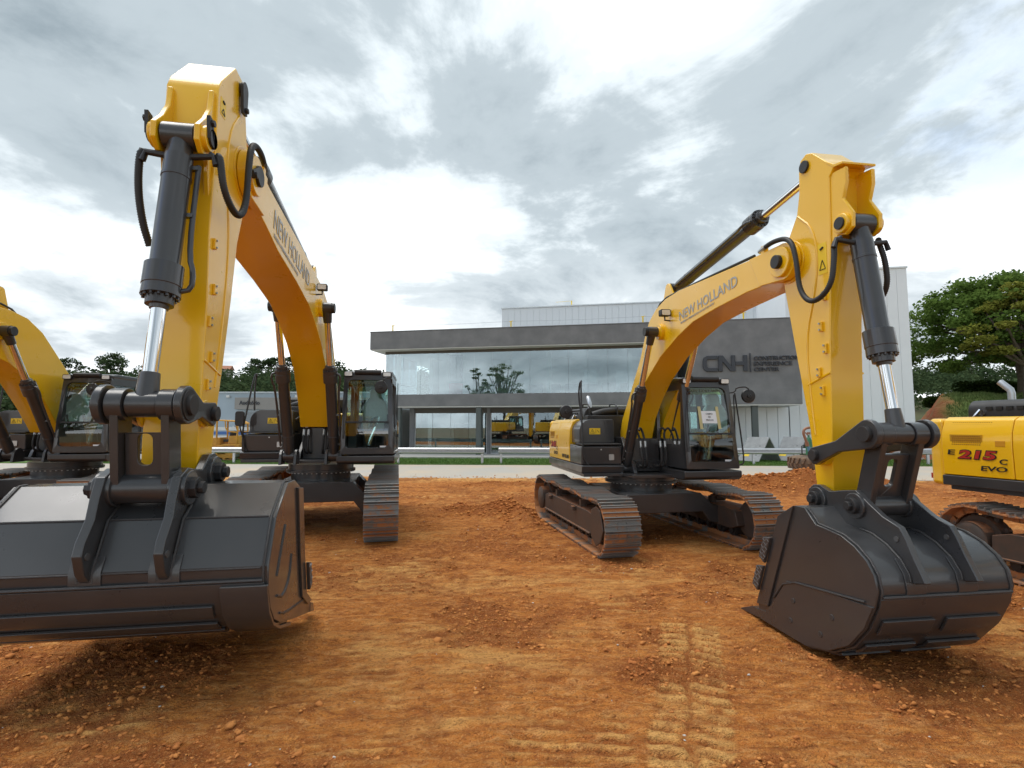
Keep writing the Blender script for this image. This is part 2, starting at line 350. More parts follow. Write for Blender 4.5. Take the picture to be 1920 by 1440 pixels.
def dirt_h(X, Y):
    h = ground_h(X, Y)
    och = smooth(.46, .66, fbm(X * .8, Y * 1.3, .75, 6, 91, .6)) * .42 * smooth(.3, .6, fbm(X * .5, Y * 1.8, 3.0, 4, 97))
    drk = loose_mask(X, Y) * (.55 + .6 * smooth(.4, .62, fbm(X, Y, 14, 3, 123, .65)))
    for (p0, p1, hf, pit, dep, lt) in PRINTS:
        t, u, m = strip(X + .3 * (fbm(X, Y, 2.0, 4, 16) - .5), Y, p0, p1, hf); t = t + .06 * fbm(X, Y, 3, 3, 5); br = smooth(.40, .60, fbm(X, Y, 2.6, 5, 41 + int(pit * 1000), .6))
        sq = .5 + .5 * np.sin(t / pit * 6.28318); sq = smooth(.25, .75, sq)
        h = h * (1 - m * .5) + m * br * dep * (sq - .7); och = och + m * br * lt * smooth(.2, .8, sq); drk = drk + m * br * .35 * (1 - sq) * 1.0
    for (p0, p1, hf, pit) in CHEV:
        t, u, m = strip(X + .16 * (fbm(X, Y, 3.5, 4, 15) - .5), Y, p0, p1, hf); ph = t / pit + np.where(u > 0, u * 1.6, .5 - u * 1.6) + .25 * fbm(X, Y, 5, 3, 8)
        sq = smooth(.15, .5, .5 + .5 * np.sin(ph * 6.28318)) * smooth(0, .02, np.abs(u) - .012); br = smooth(.22, .44, fbm(X, Y, 2.4, 5, 77, .65))
        h = h * (1 - m * .7) + m * (sq * .03 - .022) * (.4 + .6 * br); och = np.maximum(och, m * (.3 + .7 * sq) * br); drk = drk * (1 - m * sq * br) + m * (1 - sq) * .35
    for (cx, cy, rx, ry, hh) in HEAPS:
        k = np.exp(-(((X - cx) / rx) ** 2 + ((Y - cy) / ry) ** 2) * 1.2); drk = drk + k * .8; och = och * (1 - .9 * k)
    fine = fbm(X, Y * 1.6, 11, 4, 61); drk = drk + smooth(.48, .66, fine) * .5; och = och * (.55 + .9 * smooth(.3, .65, fbm(X * .5, Y * 2.2, 8, 4, 66)))
    e = Y - road_edge(X); k = smooth(-1.2, -.1, e); h = h * (1 - k) + k * .042; e2 = e - 1.5 * (fbm(X, Y, .9, 5, 411, .6) - .42); h = np.where(e2 > .0, -.12, h); och = np.maximum(och, .75 * smooth(-1.6, -.3, e))
    return h, {'ochre': np.clip(och, 0, 1), 'dark': np.clip(drk, 0, 1)}
def steps(a, b, d0, k):
    r = [a]
    while r[-1] < b: r.append(r[-1] + max(d0, k * abs(r[-1])))
    return r
xs = steps(4.6, 26, .028, .0075); xs = np.array([-x for x in xs[::-1]] + list(np.arange(-4.57, 4.59, .028)) + xs)
ys = np.array(list(np.arange(-5, 1.6, .12)) + steps(1.6, 22.6, .012, .0062))
DIRT = bpy.data.materials.new('red_soil'); DIRT.use_nodes = True
t = DIRT.node_tree; p = t.nodes['Principled BSDF']; p.inputs['Roughness'].default_value = .95; p.inputs['Specular IOR Level'].default_value = .15
g = N(t, 'ShaderNodeNewGeometry'); a1 = N(t, 'ShaderNodeAttribute', attribute_name='ochre'); a2 = N(t, 'ShaderNodeAttribute', attribute_name='dark')
mpn = N(t, 'ShaderNodeMapping'); t.links.new(g.outputs['Position'], mpn.inputs[0]); mpn.inputs['Scale'].default_value = (.7, 1.6, 1)
nz = N(t, 'ShaderNodeTexNoise', i_Scale=7.0, i_Detail=10.0, i_Roughness=.68); t.links.new(mpn.outputs[0], nz.inputs['Vector'])
ny = N(t, 'ShaderNodeTexNoise', i_Scale=42.0, i_Detail=7.0, i_Roughness=.68); t.links.new(g.outputs['Position'], ny.inputs['Vector'])
vo = N(t, 'ShaderNodeTexVoronoi', i_Scale=34.0); t.links.new(g.outputs['Position'], vo.inputs['Vector'])
vo2 = N(t, 'ShaderNodeTexVoronoi', i_Scale=90.0); t.links.new(g.outputs['Position'], vo2.inputs['Vector'])
st = N(t, 'ShaderNodeMapping'); t.links.new(g.outputs['Position'], st.inputs[0]); st.inputs['Scale'].default_value = (.55, 4.2, 1); st.inputs['Rotation'].default_value = (0, 0, rad(9))
ns = N(t, 'ShaderNodeTexNoise', i_Scale=3.2, i_Detail=8.0, i_Roughness=.66, i_Distortion=.6); t.links.new(st.outputs[0], ns.inputs['Vector'])     # scrape marks
cell = N(t, 'ShaderNodeSeparateColor'); t.links.new(vo.outputs['Color'], cell.inputs[0]); cel2 = N(t, 'ShaderNodeSeparateColor'); t.links.new(vo2.outputs['Color'], cel2.inputs[0])
base = mixc(t, ramp(t, nz.outputs[0], [(.32, 0.0), (.68, 1.0)]), (.54, .175, .038), (.74, .285, .062))
pk = N(t, 'ShaderNodeTexNoise', i_Scale=6.5, i_Detail=9.0, i_Roughness=.62, i_Distortion=1.2); t.links.new(mpn.outputs[0], pk.inputs['Vector'])      # crusted plates and the gaps between them
base = mixc(t, ramp(t, pk.outputs[0], [(.53, 0.0), (.60, .62)]), base, (.80, .38, .13))
base = mixc(t, ramp(t, pk.outputs[0], [(.37, .7), (.45, 0.0)]), base, (.32, .095, .026))
nl = N(t, 'ShaderNodeTexNoise', i_Scale=1.1, i_Detail=5.0, i_Roughness=.6); t.links.new(g.outputs['Position'], nl.inputs['Vector'])
patch = math_n(t, 'MULTIPLY', ramp(t, nl.outputs[0], [(.44, .12), (.60, 1.0)]), math_n(t, 'SUBTRACT', 1.0, a2.outputs['Fac'], True))
base = mixc(t, math_n(t, 'MULTIPLY', patch, ramp(t, ns.outputs[0], [(.48, 0.0), (.68, .7)])), base, (.82, .365, .10))
base = mixc(t, math_n(t, 'MULTIPLY', patch, ramp(t, ns.outputs[0], [(.33, .7), (.46, 0.0)])), base, (.34, .105, .028))
base = mixc(t, ramp(t, a1.outputs['Fac'], [(0.06, 0.0), (.85, .95)]), base, (.88, .47, .15))
base = mixc(t, math_n(t, 'MULTIPLY', a2.outputs['Fac'], .85), base, (.345, .105, .028))
base = mixc(t, math_n(t, 'MULTIPLY', ramp(t, cell.outputs[0], [(.60, 0.0), (1.0, .75)]), ramp(t, ny.outputs[0], [(.42, 0.0), (.6, 1.0)])), base, (.26, .08, .025))
base = mixc(t, ramp(t, cel2.outputs[0], [(.80, 0.0), (1.0, .45)]), base, (.76, .40, .15))
base = mixc(t, ramp(t, cel2.outputs[1], [(.80, 0.0), (1.0, .4)]), base, (.26, .08, .026))
t.links.new(base, p.inputs['Base Color'])
bp = N(t, 'ShaderNodeBump', i_Strength=1.0, i_Distance=.05); t.links.new(math_n(t, 'ADD', math_n(t, 'ADD', math_n(t, 'MULTIPLY', pk.outputs[0], 2.2), math_n(t, 'MULTIPLY', ny.outputs[0], .5)), math_n(t, 'MULTIPLY', math_n(t, 'ADD', vo.outputs[0], vo2.outputs[0]), -.35)), bp.inputs['Height']); t.links.new(bp.outputs[0], p.inputs['Normal'])
MATS['red_soil'] = DIRT
CLOD = mat('soil_clod', (.42, .145, .042), .95, spec=.15, noise=(1.6, .9, (.66, .29, .085)), bump=(45, .7, .01))
tag(obj('dirt_ground', grid_mesh('dirt_ground', xs, ys, dirt_h), DIRT, smooth=0), kind='structure')
OUT = mat('far_ground', (.16, .15, .07), .95, noise=(.05, .9, (.26, .13, .06)))
tag(MB().add([(-600, -300, -.22), (600, -300, -.22), (600, 700, -.22), (-600, 700, -.22)], [(0, 1, 2, 3)]).build('terrain', OUT, smooth=0), kind='structure')

ICO = np.array([(0, -.526, .851), (0, .526, .851), (0, -.526, -.851), (0, .526, -.851), (-.526, .851, 0), (.526, .851, 0), (-.526, -.851, 0), (.526, -.851, 0), (-.851, 0, .526), (-.851, 0, -.526), (.851, 0, .526), (.851, 0, -.526)])
bmt = bmesh.new(); bmesh.ops.create_icosphere(bmt, subdivisions=1, radius=1); ICO = np.array([v.co[:] for v in bmt.verts]); ICF = np.array([[v.index for v in f.verts] for f in bmt.faces]); bmt.free()
def tri_mesh(name, co, tris):
    me = bpy.data.meshes.new(name); me.vertices.add(len(co)); me.vertices.foreach_set('co', co.astype(np.float32).ravel()); k = tris.shape[1]
    me.loops.add(tris.size); me.loops.foreach_set('vertex_index', tris.astype(np.int32).ravel()); me.polygons.add(len(tris))
    me.polygons.foreach_set('loop_start', np.arange(0, tris.size, k, dtype=np.int32)); me.polygons.foreach_set('loop_total', np.full(len(tris), k, np.int32)); me.update(calc_edges=True); return me
def rocks(name, pos, size, m, flat=.6, label=None, cat=None):
    n = len(pos); jit = 1 + (rng.random((n, len(ICO), 1)) - .5) * 1.05
    V = ICO[None] * jit; sc = size[:, None, None] * (np.array([1, 1, flat]) * (.65 + .7 * rng.random((n, 1, 3)))); V = V * sc
    a = rng.random(n) * 6.28; ca, sa = np.cos(a)[:, None], np.sin(a)[:, None]
    V = np.stack([V[..., 0] * ca - V[..., 1] * sa, V[..., 0] * sa + V[..., 1] * ca, V[..., 2]], -1) + pos[:, None]
    F = (ICF[None] + (np.arange(n) * len(ICO))[:, None, None]).reshape(-1, 3)
    o = obj(name, tri_mesh(name, V.reshape(-1, 3), F), m, smooth=0); tag(o, label, cat, kind='stuff'); return o
def scatter(n, x0, x1, y0, y1, thr=.0, seed=0):
    x = x0 + rng.random(n) * (x1 - x0); y = y0 + (y1 - y0) * rng.random(n) ** 1.3
    k = loose_mask(x, y) + .12 * rng.random(n) > thr; return x[k], y[k]
def on_dirt(x, y):
    h, _ = dirt_h(x[None], y[None]); return np.stack([x, y, h[0]], -1)
x, y = scatter(60000, -6.5, 7, 2.0, 12.5, .25); P1 = on_dirt(x, y); s1 = .004 + .017 * rng.random(len(x)) ** 3.5
x, y = scatter(9000, -8, 9, 2.2, 19, .35); P2 = on_dirt(x, y); s2 = .010 + .028 * rng.random(len(x)) ** 3.5
hx = []; hy_ = []; hs = []
for (cx, cy, rx, ry, hh) in HEAPS:
    n = int((260 if hh > .1 else 120) * rx); hx += list(cx + rng.normal(0, rx * .55, n)); hy_ += list(cy + rng.normal(0, ry * .6, n)); hs += list((.012 + .075 * hh ** .5 * rng.random(n) ** 2.2) * (1 if cy > 9 else .55))
P3 = on_dirt(np.array(hx), np.array(hy_)); s3 = np.array(hs)
Pa = np.concatenate([P1, P2, P3]); sa_ = np.concatenate([s1, s2, s3]); Pa[:, 2] += sa_ * .15
rocks('soil_clods', Pa, sa_, CLOD, .62, 'loose red soil clods and crumbs scattered over the dirt', 'soil clods')
x, y = scatter(260, -6, 6, 2.6, 13, .06); Pw = on_dirt(x, y); rocks('pale_pebbles', Pw, .006 + .012 * rng.random(len(x)) ** 2, mat('pale_stone', (.55, .50, .44), .8), .5, 'small pale pebbles lying in the red dirt', 'pebbles')

# road, grass strip, paving
ROADM = mat('road_concrete', (.40, .375, .33), .85, noise=(.35, .8, (.50, .40, .29), 9), bump=(30, .15, .01))
GRASSM = mat('lawn', (.060, .135, .018), .9, noise=(1.4, .8, (.115, .19, .03)), bump=(25, .8, .05))
def slab(name, off0, off1, z, m, x0=-90, x1=90, th=.25):
    vs = [(x, 20.5 + o + ROADS * x, zz) for zz in (z, z - th) for (x, o) in ((x0, off0), (x1, off0), (x1, off1), (x0, off1))]
    o = MB().add(vs, [(0, 1, 2, 3), (7, 6, 5, 4), (0, 4, 5, 1), (1, 5, 6, 2), (2, 6, 7, 3), (3, 7, 4, 0)]).build(name, m, smooth=0); tag(o, kind='structure'); return o
slab('road', 0, 6.9, .03, ROADM)
slab('lawn_strip', 6.9, 11.4, .07, GRASSM)
slab('kerb', 11.4, 11.65, .17, KERB)
slab('forecourt_pavement', 11.65, 40, .12, mat('forecourt_concrete', (.42, .41, .38), .85, noise=(.6, .7, (.34, .33, .31))))
# spilled soil on the road
x = rng.uniform(-16, 16, 900); y = road_edge(x) + np.abs(rng.normal(0, .5, 900)); rocks('road_soil_crumbs', np.stack([x, y, np.full(900, .035)], -1), .01 + .03 * rng.random(900) ** 3, CLOD, .5, 'soil crumbs spilled on the edge of the pale road', 'soil crumbs')
def blades(name, xy, z, hmin, hmax, m, label, wd=.012):
    n = len(xy); a = rng.random(n) * 6.28; h = hmin + (hmax - hmin) * rng.random(n); ln = rng.normal(0, .35, (n, 2)) * h[:, None]
    z = np.broadcast_to(z, n); d = np.stack([np.cos(a), np.sin(a)], -1) * wd
    A = np.concatenate([xy - d, z[:, None]], -1); B = np.concatenate([xy + d, z[:, None]], -1); Cc = np.concatenate([xy + ln, (z + h)[:, None]], -1)
    V = np.stack([A, B, Cc], 1).reshape(-1, 3); o = obj(name, tri_mesh(name, V, np.arange(3 * n).reshape(-1, 3)), m, smooth=0); tag(o, label, 'grass', kind='stuff'); return o
GRB = mat('grass_blade', (.075, .165, .02), .8, noise=(2, .8, (.13, .2, .04)))
gx = rng.uniform(-26, 24, 52000); go = 6.95 + 4.4 * rng.random(52000) ** 1.2
blades('lawn_grass', np.stack([gx, road_edge(gx) + go], -1), .06, .04, .12, GRB, 'short green grass of the strip beside the pale road', .018)

# ------------------------------------------------------------------ far hills, bank, woods
def hill_h(x, y):
    return 9.5 * smooth(75, 165, y) * (.75 + .5 * fbm(x, y, .012, 3, 301)) + 2.0 * smooth(60, 90, y) * fbm(x, y, .03, 3, 303) - .3
HGR = mat('hill_ground', (.055, .075, .022), .95, noise=(.08, .8, (.11, .08, .04)))
tag(obj('hill', grid_mesh('hill', np.linspace(-330, 330, 110), np.linspace(62, 330, 60), lambda X, Y: (hill_h(X, Y), {})), HGR, smooth=0), kind='structure')
def bank_h(x, y):
    q = x - .772 * y
    return 4.5 * smooth(28.5, 41, y + 1.5 * (fbm(x, y, .2, 3, 311) - .5)) * smooth(-1.2, 2.6, q + 1.6 * (fbm(x, y, .5, 4, 313) - .5)) + .45 * (fbm(x, y, .8, 5, 315, .6) - .5) - .1 + smooth(4.5, 1.0, np.abs(q - 1.2)) * (fbm(x, y, 1.1, 5, 316, .65) - .5) * .9
def bank_f(X, Y):
    h = bank_h(X, Y); q = X - .772 * Y
    cut = smooth(3.6, 1.2, q + 2.0 * (fbm(X, Y, .6, 4, 317) - .5)); dry = smooth(2.6, 1.2, h + 1.2 * (fbm(X, Y, .5, 4, 319) - .5))
    return h, {'cut': np.clip(cut, 0, 1), 'dry': np.clip(dry, 0, 1)}
BANK = bpy.data.materials.new('bank_soil_and_grass'); BANK.use_nodes = True; t = BANK.node_tree; p = t.nodes['Principled BSDF']; p.inputs['Roughness'].default_value = .95
a1 = N(t, 'ShaderNodeAttribute', attribute_name='cut'); a2 = N(t, 'ShaderNodeAttribute', attribute_name='dry'); g = N(t, 'ShaderNodeNewGeometry')
nz = N(t, 'ShaderNodeTexNoise', i_Scale=1.6, i_Detail=9.0, i_Roughness=.65); t.links.new(g.outputs['Position'], nz.inputs['Vector'])
base = mixc(t, ramp(t, nz.outputs[0], [(.35, 0.0), (.65, 1.0)]), (.065, .11, .020), (.12, .17, .035))
base = mixc(t, math_n(t, 'MULTIPLY', a2.outputs['Fac'], .8), base, (.13, .095, .05))
base = mixc(t, math_n(t, 'MULTIPLY', a1.outputs['Fac'], ramp(t, nz.outputs[0], [(.35, .55), (.55, 1.0)])), base, (.25, .072, .028)); t.links.new(base, p.inputs['Base Color'])
bp = N(t, 'ShaderNodeBump', i_Strength=1.0, i_Distance=.25); t.links.new(nz.outputs[0], bp.inputs['Height']); t.links.new(bp.outputs[0], p.inputs['Normal'])
tag(obj('bank', grid_mesh('bank', np.concatenate([np.arange(21, 45, .16), np.linspace(45.2, 100, 70)]), np.concatenate([np.arange(26, 48, .17), np.linspace(48.3, 62, 25)]), bank_f), BANK, smooth=0), kind='structure')
def leaf_mat(name, c0, c1, trans=.35, scale=.5):
    m = bpy.data.materials.new(name); m.use_nodes = True; t = m.node_tree; t.nodes.clear(); o = N(t, 'ShaderNodeOutputMaterial')
    g = N(t, 'ShaderNodeNewGeometry'); n = N(t, 'ShaderNodeTexNoise', i_Scale=scale, i_Detail=5.0, i_Roughness=.7); t.links.new(g.outputs['Position'], n.inputs['Vector'])
    k = math_n(t, 'ADD', math_n(t, 'MULTIPLY', n.outputs[0], .75), math_n(t, 'MULTIPLY', g.outputs['Random Per Island'], .25))
    c = mixc(t, ramp(t, k, [(.35, 0.0), (.65, 1.0)]), c0, c1)
    d = N(t, 'ShaderNodeBsdfDiffuse'); tr = N(t, 'ShaderNodeBsdfTranslucent'); mx = N(t, 'ShaderNodeMixShader', i_0=trans)
    t.links.new(c, d.inputs[0]); t.links.new(c, tr.inputs[0]); t.links.new(d.outputs[0], mx.inputs[1]); t.links.new(tr.outputs[0], mx.inputs[2]); t.links.new(mx.outputs[0], o.inputs[0]); MATS[name] = m; return m
LEAF = leaf_mat('leaves_green', (.072, .125, .026), (.145, .22, .05), .45); LEAFY = leaf_mat('leaves_yellow_green', (.15, .17, .028), (.25, .25, .055)); LEAFF = leaf_mat('leaves_far', (.040, .066, .032), (.080, .112, .050), .3, .12); HEDG = leaf_mat('leaves_hedge', (.02, .038, .010), (.045, .07, .018))
def leaf_cards(pts, size):
    n = len(pts); nrm = rng.normal(0, 1, (n, 3)); nrm[:, 2] = np.abs(nrm[:, 2]) + .5; nrm /= np.linalg.norm(nrm, axis=1)[:, None]
    r = rng.normal(0, 1, (n, 3)); a = np.cross(nrm, r); a /= np.linalg.norm(a, axis=1)[:, None]; b = np.cross(nrm, a); s = (size * (.6 + .8 * rng.random(n)))[:, None]
    V = np.stack([pts - a * s * .5, pts + b * s * .32, pts + a * s * .5, pts - b * s * .32], 1); return V.reshape(-1, 3)
def leaves(name, pts, size, m, parent=None):
    V = leaf_cards(pts, np.broadcast_to(size, len(pts))); return obj(name, tri_mesh(name, V, np.arange(len(V)).reshape(-1, 4)), m, parent, smooth=0)
def tree(label, base, height, rx, rz, crown_z, nclump, nleaf, size, m, group=None, clump=.16, trunk_r=.3, open_=.55, cat='tree'):
    root = empty('tree', base); tag(root, label, cat, group); mb = MB(); pts = []
    fork = Vector((0, 0, height * .32)); mb.tube([(0, 0, -.4), (rng.normal(0, .1), rng.normal(0, .1), height * .16), fork], [trunk_r, trunk_r * .85, trunk_r * .75], 10, 1)
    cl = []
    for i in range(nclump):
        a = rng.random() * 6.28; u = rng.random() ** .5; ph = rng.uniform(-.55, 1.0); q = math.sqrt(max(0, 1 - ph * ph)) * (open_ + (1 - open_) * u)
        cl.append((math.cos(a) * q * rx * (.8 + .4 * rng.random()), math.sin(a) * q * rx, crown_z + ph * rz * (.75 + .35 * rng.random())))
    cl = np.array(cl)
    for k in range(0, nclump, max(1, nclump // 42)):
        c = Vector(cl[k]); mid = fork.lerp(c, .5) + Vector((rng.normal(0, .3), rng.normal(0, .3), rz * .12)); mb.tube([fork, mid, c], [trunk_r * .42, trunk_r * .22, trunk_r * .06], 6, 1)
    mb.build('trunk', BARK, root)
    for c in cl:
        r = clump * rx * (.6 + .8 * rng.random()); v = rng.normal(0, 1, (nleaf, 3)); v /= np.linalg.norm(v, axis=1)[:, None]; pts.append(c + v * (rng.random((nleaf, 1)) ** .55) * 2.0 * np.array([r, r, r * .45]))
    leaves('crown', np.concatenate(pts), size, m, root); return root
tree('broad dark green tree on the grass bank beside the white hall', (42.0, 43, 4.0), 10.0, 7.6, 4.7, 5.7, 150, 260, .30, LEAF, clump=.085, trunk_r=.4, open_=.45)
tree('yellow-green tree in front of the broad dark green tree', (37.9, 38.3, 3.7), 8.5, 3.3, 3.4, 5.4, 46, 210, .27, LEAFY, clump=.12, trunk_r=.3, open_=.35)
tree('sparse tree mirrored in the upper glass of the grey building', (-21.5, -16, -.2), 13, 3.6, 4.0, 9.0, 46, 60, .30, LEAF, clump=.12, trunk_r=.3)
tree('slender tree mirrored in the upper glass next to the sparse one', (-25.6, -15, -.2), 12.0, 1.8, 3.6, 8.6, 18, 60, .28, LEAF, clump=.16, trunk_r=.22)
# hedge and bushes on the bank
x = rng.uniform(39.5, 58, 15000); y = 46 + rng.uniform(-.6, .6, 15000) + .25 * np.sin(x); z = bank_h(x, y) + .1 + 1.35 * rng.random(15000) * (.8 + .4 * fbm(x, y, .5, 3, 331))
hb = empty('hedge', (48, 46, float(bank_h(np.array([48.]), np.array([46.]))[0]))); tag(hb, 'long clipped dark hedge along the top of the grass bank', 'hedge'); h_ = leaves('foliage', np.stack([x, y, z], -1) - np.array(hb.location), .22, HEDG, hb)
for (bx, by, r, lab) in ((34.2, 42.5, .62, 'low round bush at the end of the grass bank by the white hall'), (36.0, 43.6, .55, 'smaller bush between the round bush and the long hedge')):
    zb = float(bank_h(np.array([bx]), np.array([by]))[0]); b = empty('bush', (bx, by, zb)); tag(b, lab, 'bush'); v = rng.normal(0, 1, (2600, 3)); v /= np.linalg.norm(v, axis=1)[:, None]
    leaves('foliage', v * r * (.75 + .3 * rng.random((2600, 1))) * np.array([1, 1, .75]) + np.array([0, 0, r * .5]), .16, HEDG, b); MB().tube([(0, 0, -.2), (.05, 0, r * .6)], .05, 6).build('stem', BARK, b)
gx = rng.uniform(30, 60, 60000); gy = rng.uniform(30, 46, 60000); gz, at = bank_f(gx[None], gy[None]); k = (at['cut'][0] < .5) & (rng.random(60000) > at['dry'][0] * .8)
blades('bank_grass', np.stack([gx[k], gy[k]], -1), gz[0][k] - .02, .12, .38, mat('bank_grass_blade', (.075, .125, .024), .85, noise=(.6, .8, (.13, .15, .045))), 'long rough grass covering the bank under the broad tree', .03)
# the wood on the hills
def wood(name, label, x0, x1, y0, y1, n, hgt, cards, size):
    P = []
    for i in range(n):
        x = rng.uniform(x0, x1); y = y0 + (y1 - y0) * rng.random() ** .8; z = float(hill_h(np.array([x]), np.array([y]))[0]); r = rng.uniform(2.2, 4.6); hh = hgt * rng.uniform(.6, 1.25); v = rng.normal(0, 1, (cards, 3)); v /= np.linalg.norm(v, axis=1)[:, None]; v[:, 2] = np.abs(v[:, 2]) * 1.2 - .55
        P.append(np.array([x, y, z + hh * .62]) + v * np.array([r, r, hh * .42]) * (.72 + .4 * rng.random((cards, 1))))
    o = leaves(name, np.concatenate(P), size, LEAFF); tag(o, label, 'wood', kind='stuff'); return o
wood('wood', 'dense green wood on the hillside behind the low auditorium', -185, -5, 78, 190, 760, 8.8, 200, .8)
wood('wood', 'dense green wood on the hill behind the grass bank', 78, 215, 84, 200, 440, 10, 200, .8)
for (px_, yy, hh) in ((-121, 142, 11.5), (-114, 148, 12.5), (-108, 140, 11), (-66, 145, 11.5), (-60, 143, 12), (-74, 150, 11), (-52, 146, 11.5), (134, 150, 13)):
    zb = float(hill_h(np.array([px_ * 1.]), np.array([yy * 1.]))[0])
    tree('flat-topped tree rising above the far wood on the ridge', (px_, yy, zb), hh, rng.uniform(2.6, 4.0), hh * .16, hh * .86, 22, 46, .6, LEAFF, 'flat-topped trees on the far ridge', .2, .2, .4)
hr = empty('house', (-84, 150, float(hill_h(np.array([-84.]), np.array([150.]))[0]) + 6.8), rad(12)); hr.scale = (.55, .55, .55); tag(hr, 'pale house with clay tile roof among the trees on the hill', 'house')
MB().bb(-5, 5, -3.5, 3.5, -9, 3.0).build('wall', HWALL, hr); MB().prism([(-4.2, 3.0), (4.2, 3.0), (0, 5.2)], -5.6, 5.6, 'x').build('roof', TILE, hr)
for xx in (-2.8, 1.8): MB().bb(xx - .6, xx + .6, -3.55, -3.48, .6, 2.0).build('window', mat('dark_window', (.03, .03, .035), .2), hr)

# ------------------------------------------------------------------ exhibition building
B = empty('exhibition_building', (0, 34.5, .12), rad(-10.5)); tag(B, 'grey two-storey building with a long glazed upper floor and raised dark lettering', 'building')
MB().bb(-10.13, 11.40, 0, 13, 7.25, 8.46).build('roof_fascia', CONC, B, .02)
MB().bb(-10.10, 11.38, .03, 12.9, 7.20, 7.247).build('roof_soffit', SOFF, B, smooth=0)
MB().bb(-10.15, 17.75, -.02, 13.05, 8.463, 8.52).build('roof_coping', mat('coping_metal', (.13, .13, .13), .5), B, .005)
sw = MB().bb(11.42, 17.70, 0, 10, 3.24, 8.46).build('sign_wall', CONC, B, .02)
MB().bb(11.45, 17.66, .04, 9.9, 3.17, 3.238).build('sign_wall_soffit', SOFF, B, smooth=0)
MB().bb(-9.0, 11.40, .15, 12, 3.26, 4.08).build('floor_band', CONC, B, .02)
MB().bb(-8.95, 11.39, .2, 11.9, 3.19, 3.257).build('balcony_soffit', SOFF, B, smooth=0)
MB().bb(-9.4, 11.38, .95, 1.15, 7.02, 7.196).build('upper_lintel', BROWN, B, smooth=0)
for s_, h0, h1, wd in (('CONSTRUCTION', 5.92, 6.17, 2.55), ('EXPERIENCE', 5.58, 5.83, 2.15), ('CENTER', 5.24, 5.48, 1.42)):
    text('sign_lettering', s_, SIGN, sw, (15.03, -.05, h0), (1, 0, 0), (0, 0, 1), h1 - h0, wd, .012, .05)
MB().bb(14.80, 14.85, -.10, .0, 5.2, 6.36).build('sign_bar', SIGN, sw)
lo, hi, th = 5.27, 6.25, .22; cx0 = 12.05
cpoly = [(cx0 + .86, hi), (cx0 + .24, hi), (cx0 + .07, hi - .12), (cx0, hi - .3), (cx0, lo + .3), (cx0 + .07, lo + .12), (cx0 + .24, lo), (cx0 + .86, lo), (cx0 + .86, lo + th), (cx0 + .32, lo + th), (cx0 + .23, lo + th + .1), (cx0 + .23, hi - th - .1), (cx0 + .32, hi - th), (cx0 + .86, hi - th)]
MB().prism(cpoly, -.14, -.005).build('sign_letter', SIGN, sw, .015)
MB().prism([(cx0 + .92, lo), (cx0 + 1.15, lo), (cx0 + 1.15, hi - .36), (cx0 + 1.62, lo), (cx0 + 1.90, lo), (cx0 + 1.90, hi), (cx0 + 1.67, hi), (cx0 + 1.67, lo + .30), (cx0 + 1.18, hi), (cx0 + .92, hi)], -.14, -.005).build('sign_letter', SIGN, sw, .01)
MB().prism([(cx0 + 1.91, lo + .37), (cx0 + 2.36, lo + .37), (cx0 + 2.36, lo), (cx0 + 2.59, lo), (cx0 + 2.59, hi), (cx0 + 2.36, hi), (cx0 + 2.36, lo + .59), (cx0 + 1.91, lo + .59)], -.14, -.005).build('sign_letter', SIGN, sw, .01)
# upper glazing: one object per pane
pw = 1.30; n_p = 16; x0 = -9.35; pane = None
for i in range(n_p):
    xx = x0 + i * pw + .012
    if xx + pw > 11.4: break
    if pane is None: pane = MB().bb(0, pw - .012, 0, .016, 4.085, 7.015).build('window_pane', BGL, B, smooth=0, loc=(xx, 1.0, 0))
    else: share(pane, 'window_pane', B, (xx, 1.0, 0), (0, 0, rng.normal(0, .0022)))
ps = None
for i in range(4):
    if ps is None: ps = MB().bb(0, .016, 0, 1.5, 4.085, 7.19).build('window_pane', BGL, B, smooth=0, loc=(-9.37, 1.03, 0))
    else: share(ps, 'window_pane', B, (-9.37, 1.03 + i * 1.53, 0))
UB = MB(); UB.bb(-7.4, 11.38, 6.5, 6.7, 4.08, 7.19); UB.build('upper_back_wall', WIN, B, smooth=0)
for (a, b_, y0, y1, m, nm) in ((-8.95, -8.72, 1.9, 2.13, SOFF, 'upper_column'), (-7.5, -7.2, 5.0, 6.6, WIN, 'upper_column'), (2.0, 2.3, 3.0, 3.3, WIN, 'upper_column'), (7.6, 7.9, 3.0, 3.3, WIN, 'upper_column')): MB().bb(a, b_, y0, y1, 4.08, 7.19).build(nm, m, B, .01)
MB().bb(-5.30, -4.30, 3.0, 3.3, 5.05, 7.19).build('partition', BROWN, B); MB().bb(-5.30, -4.30, 2.99, 3.3, 4.08, 5.045).build('partition', REDW, B)
for i in range(7):
    q = MB().bb(.4 + i * 1.35, 1.4 + i * 1.35, 5.0, 5.6, 4.08, 5.05).build('exhibit_counter', mat('counter_grey', (.20, .21, .22), .6), B, .02)
for xx in (4.4, 6.8): MB().bb(xx, xx + 1.0, 6.42, 6.48, 4.08, 6.2).build('inner_door', ALU, B)
MB().tube([(-9.2, 1.6, 5.05), (-9.2, 6.0, 5.05)], .03, 6).tube([(-9.2, 1.6, 4.6), (-9.2, 6.0, 4.6)], .02, 6).build('balcony_rail', ALU, B)
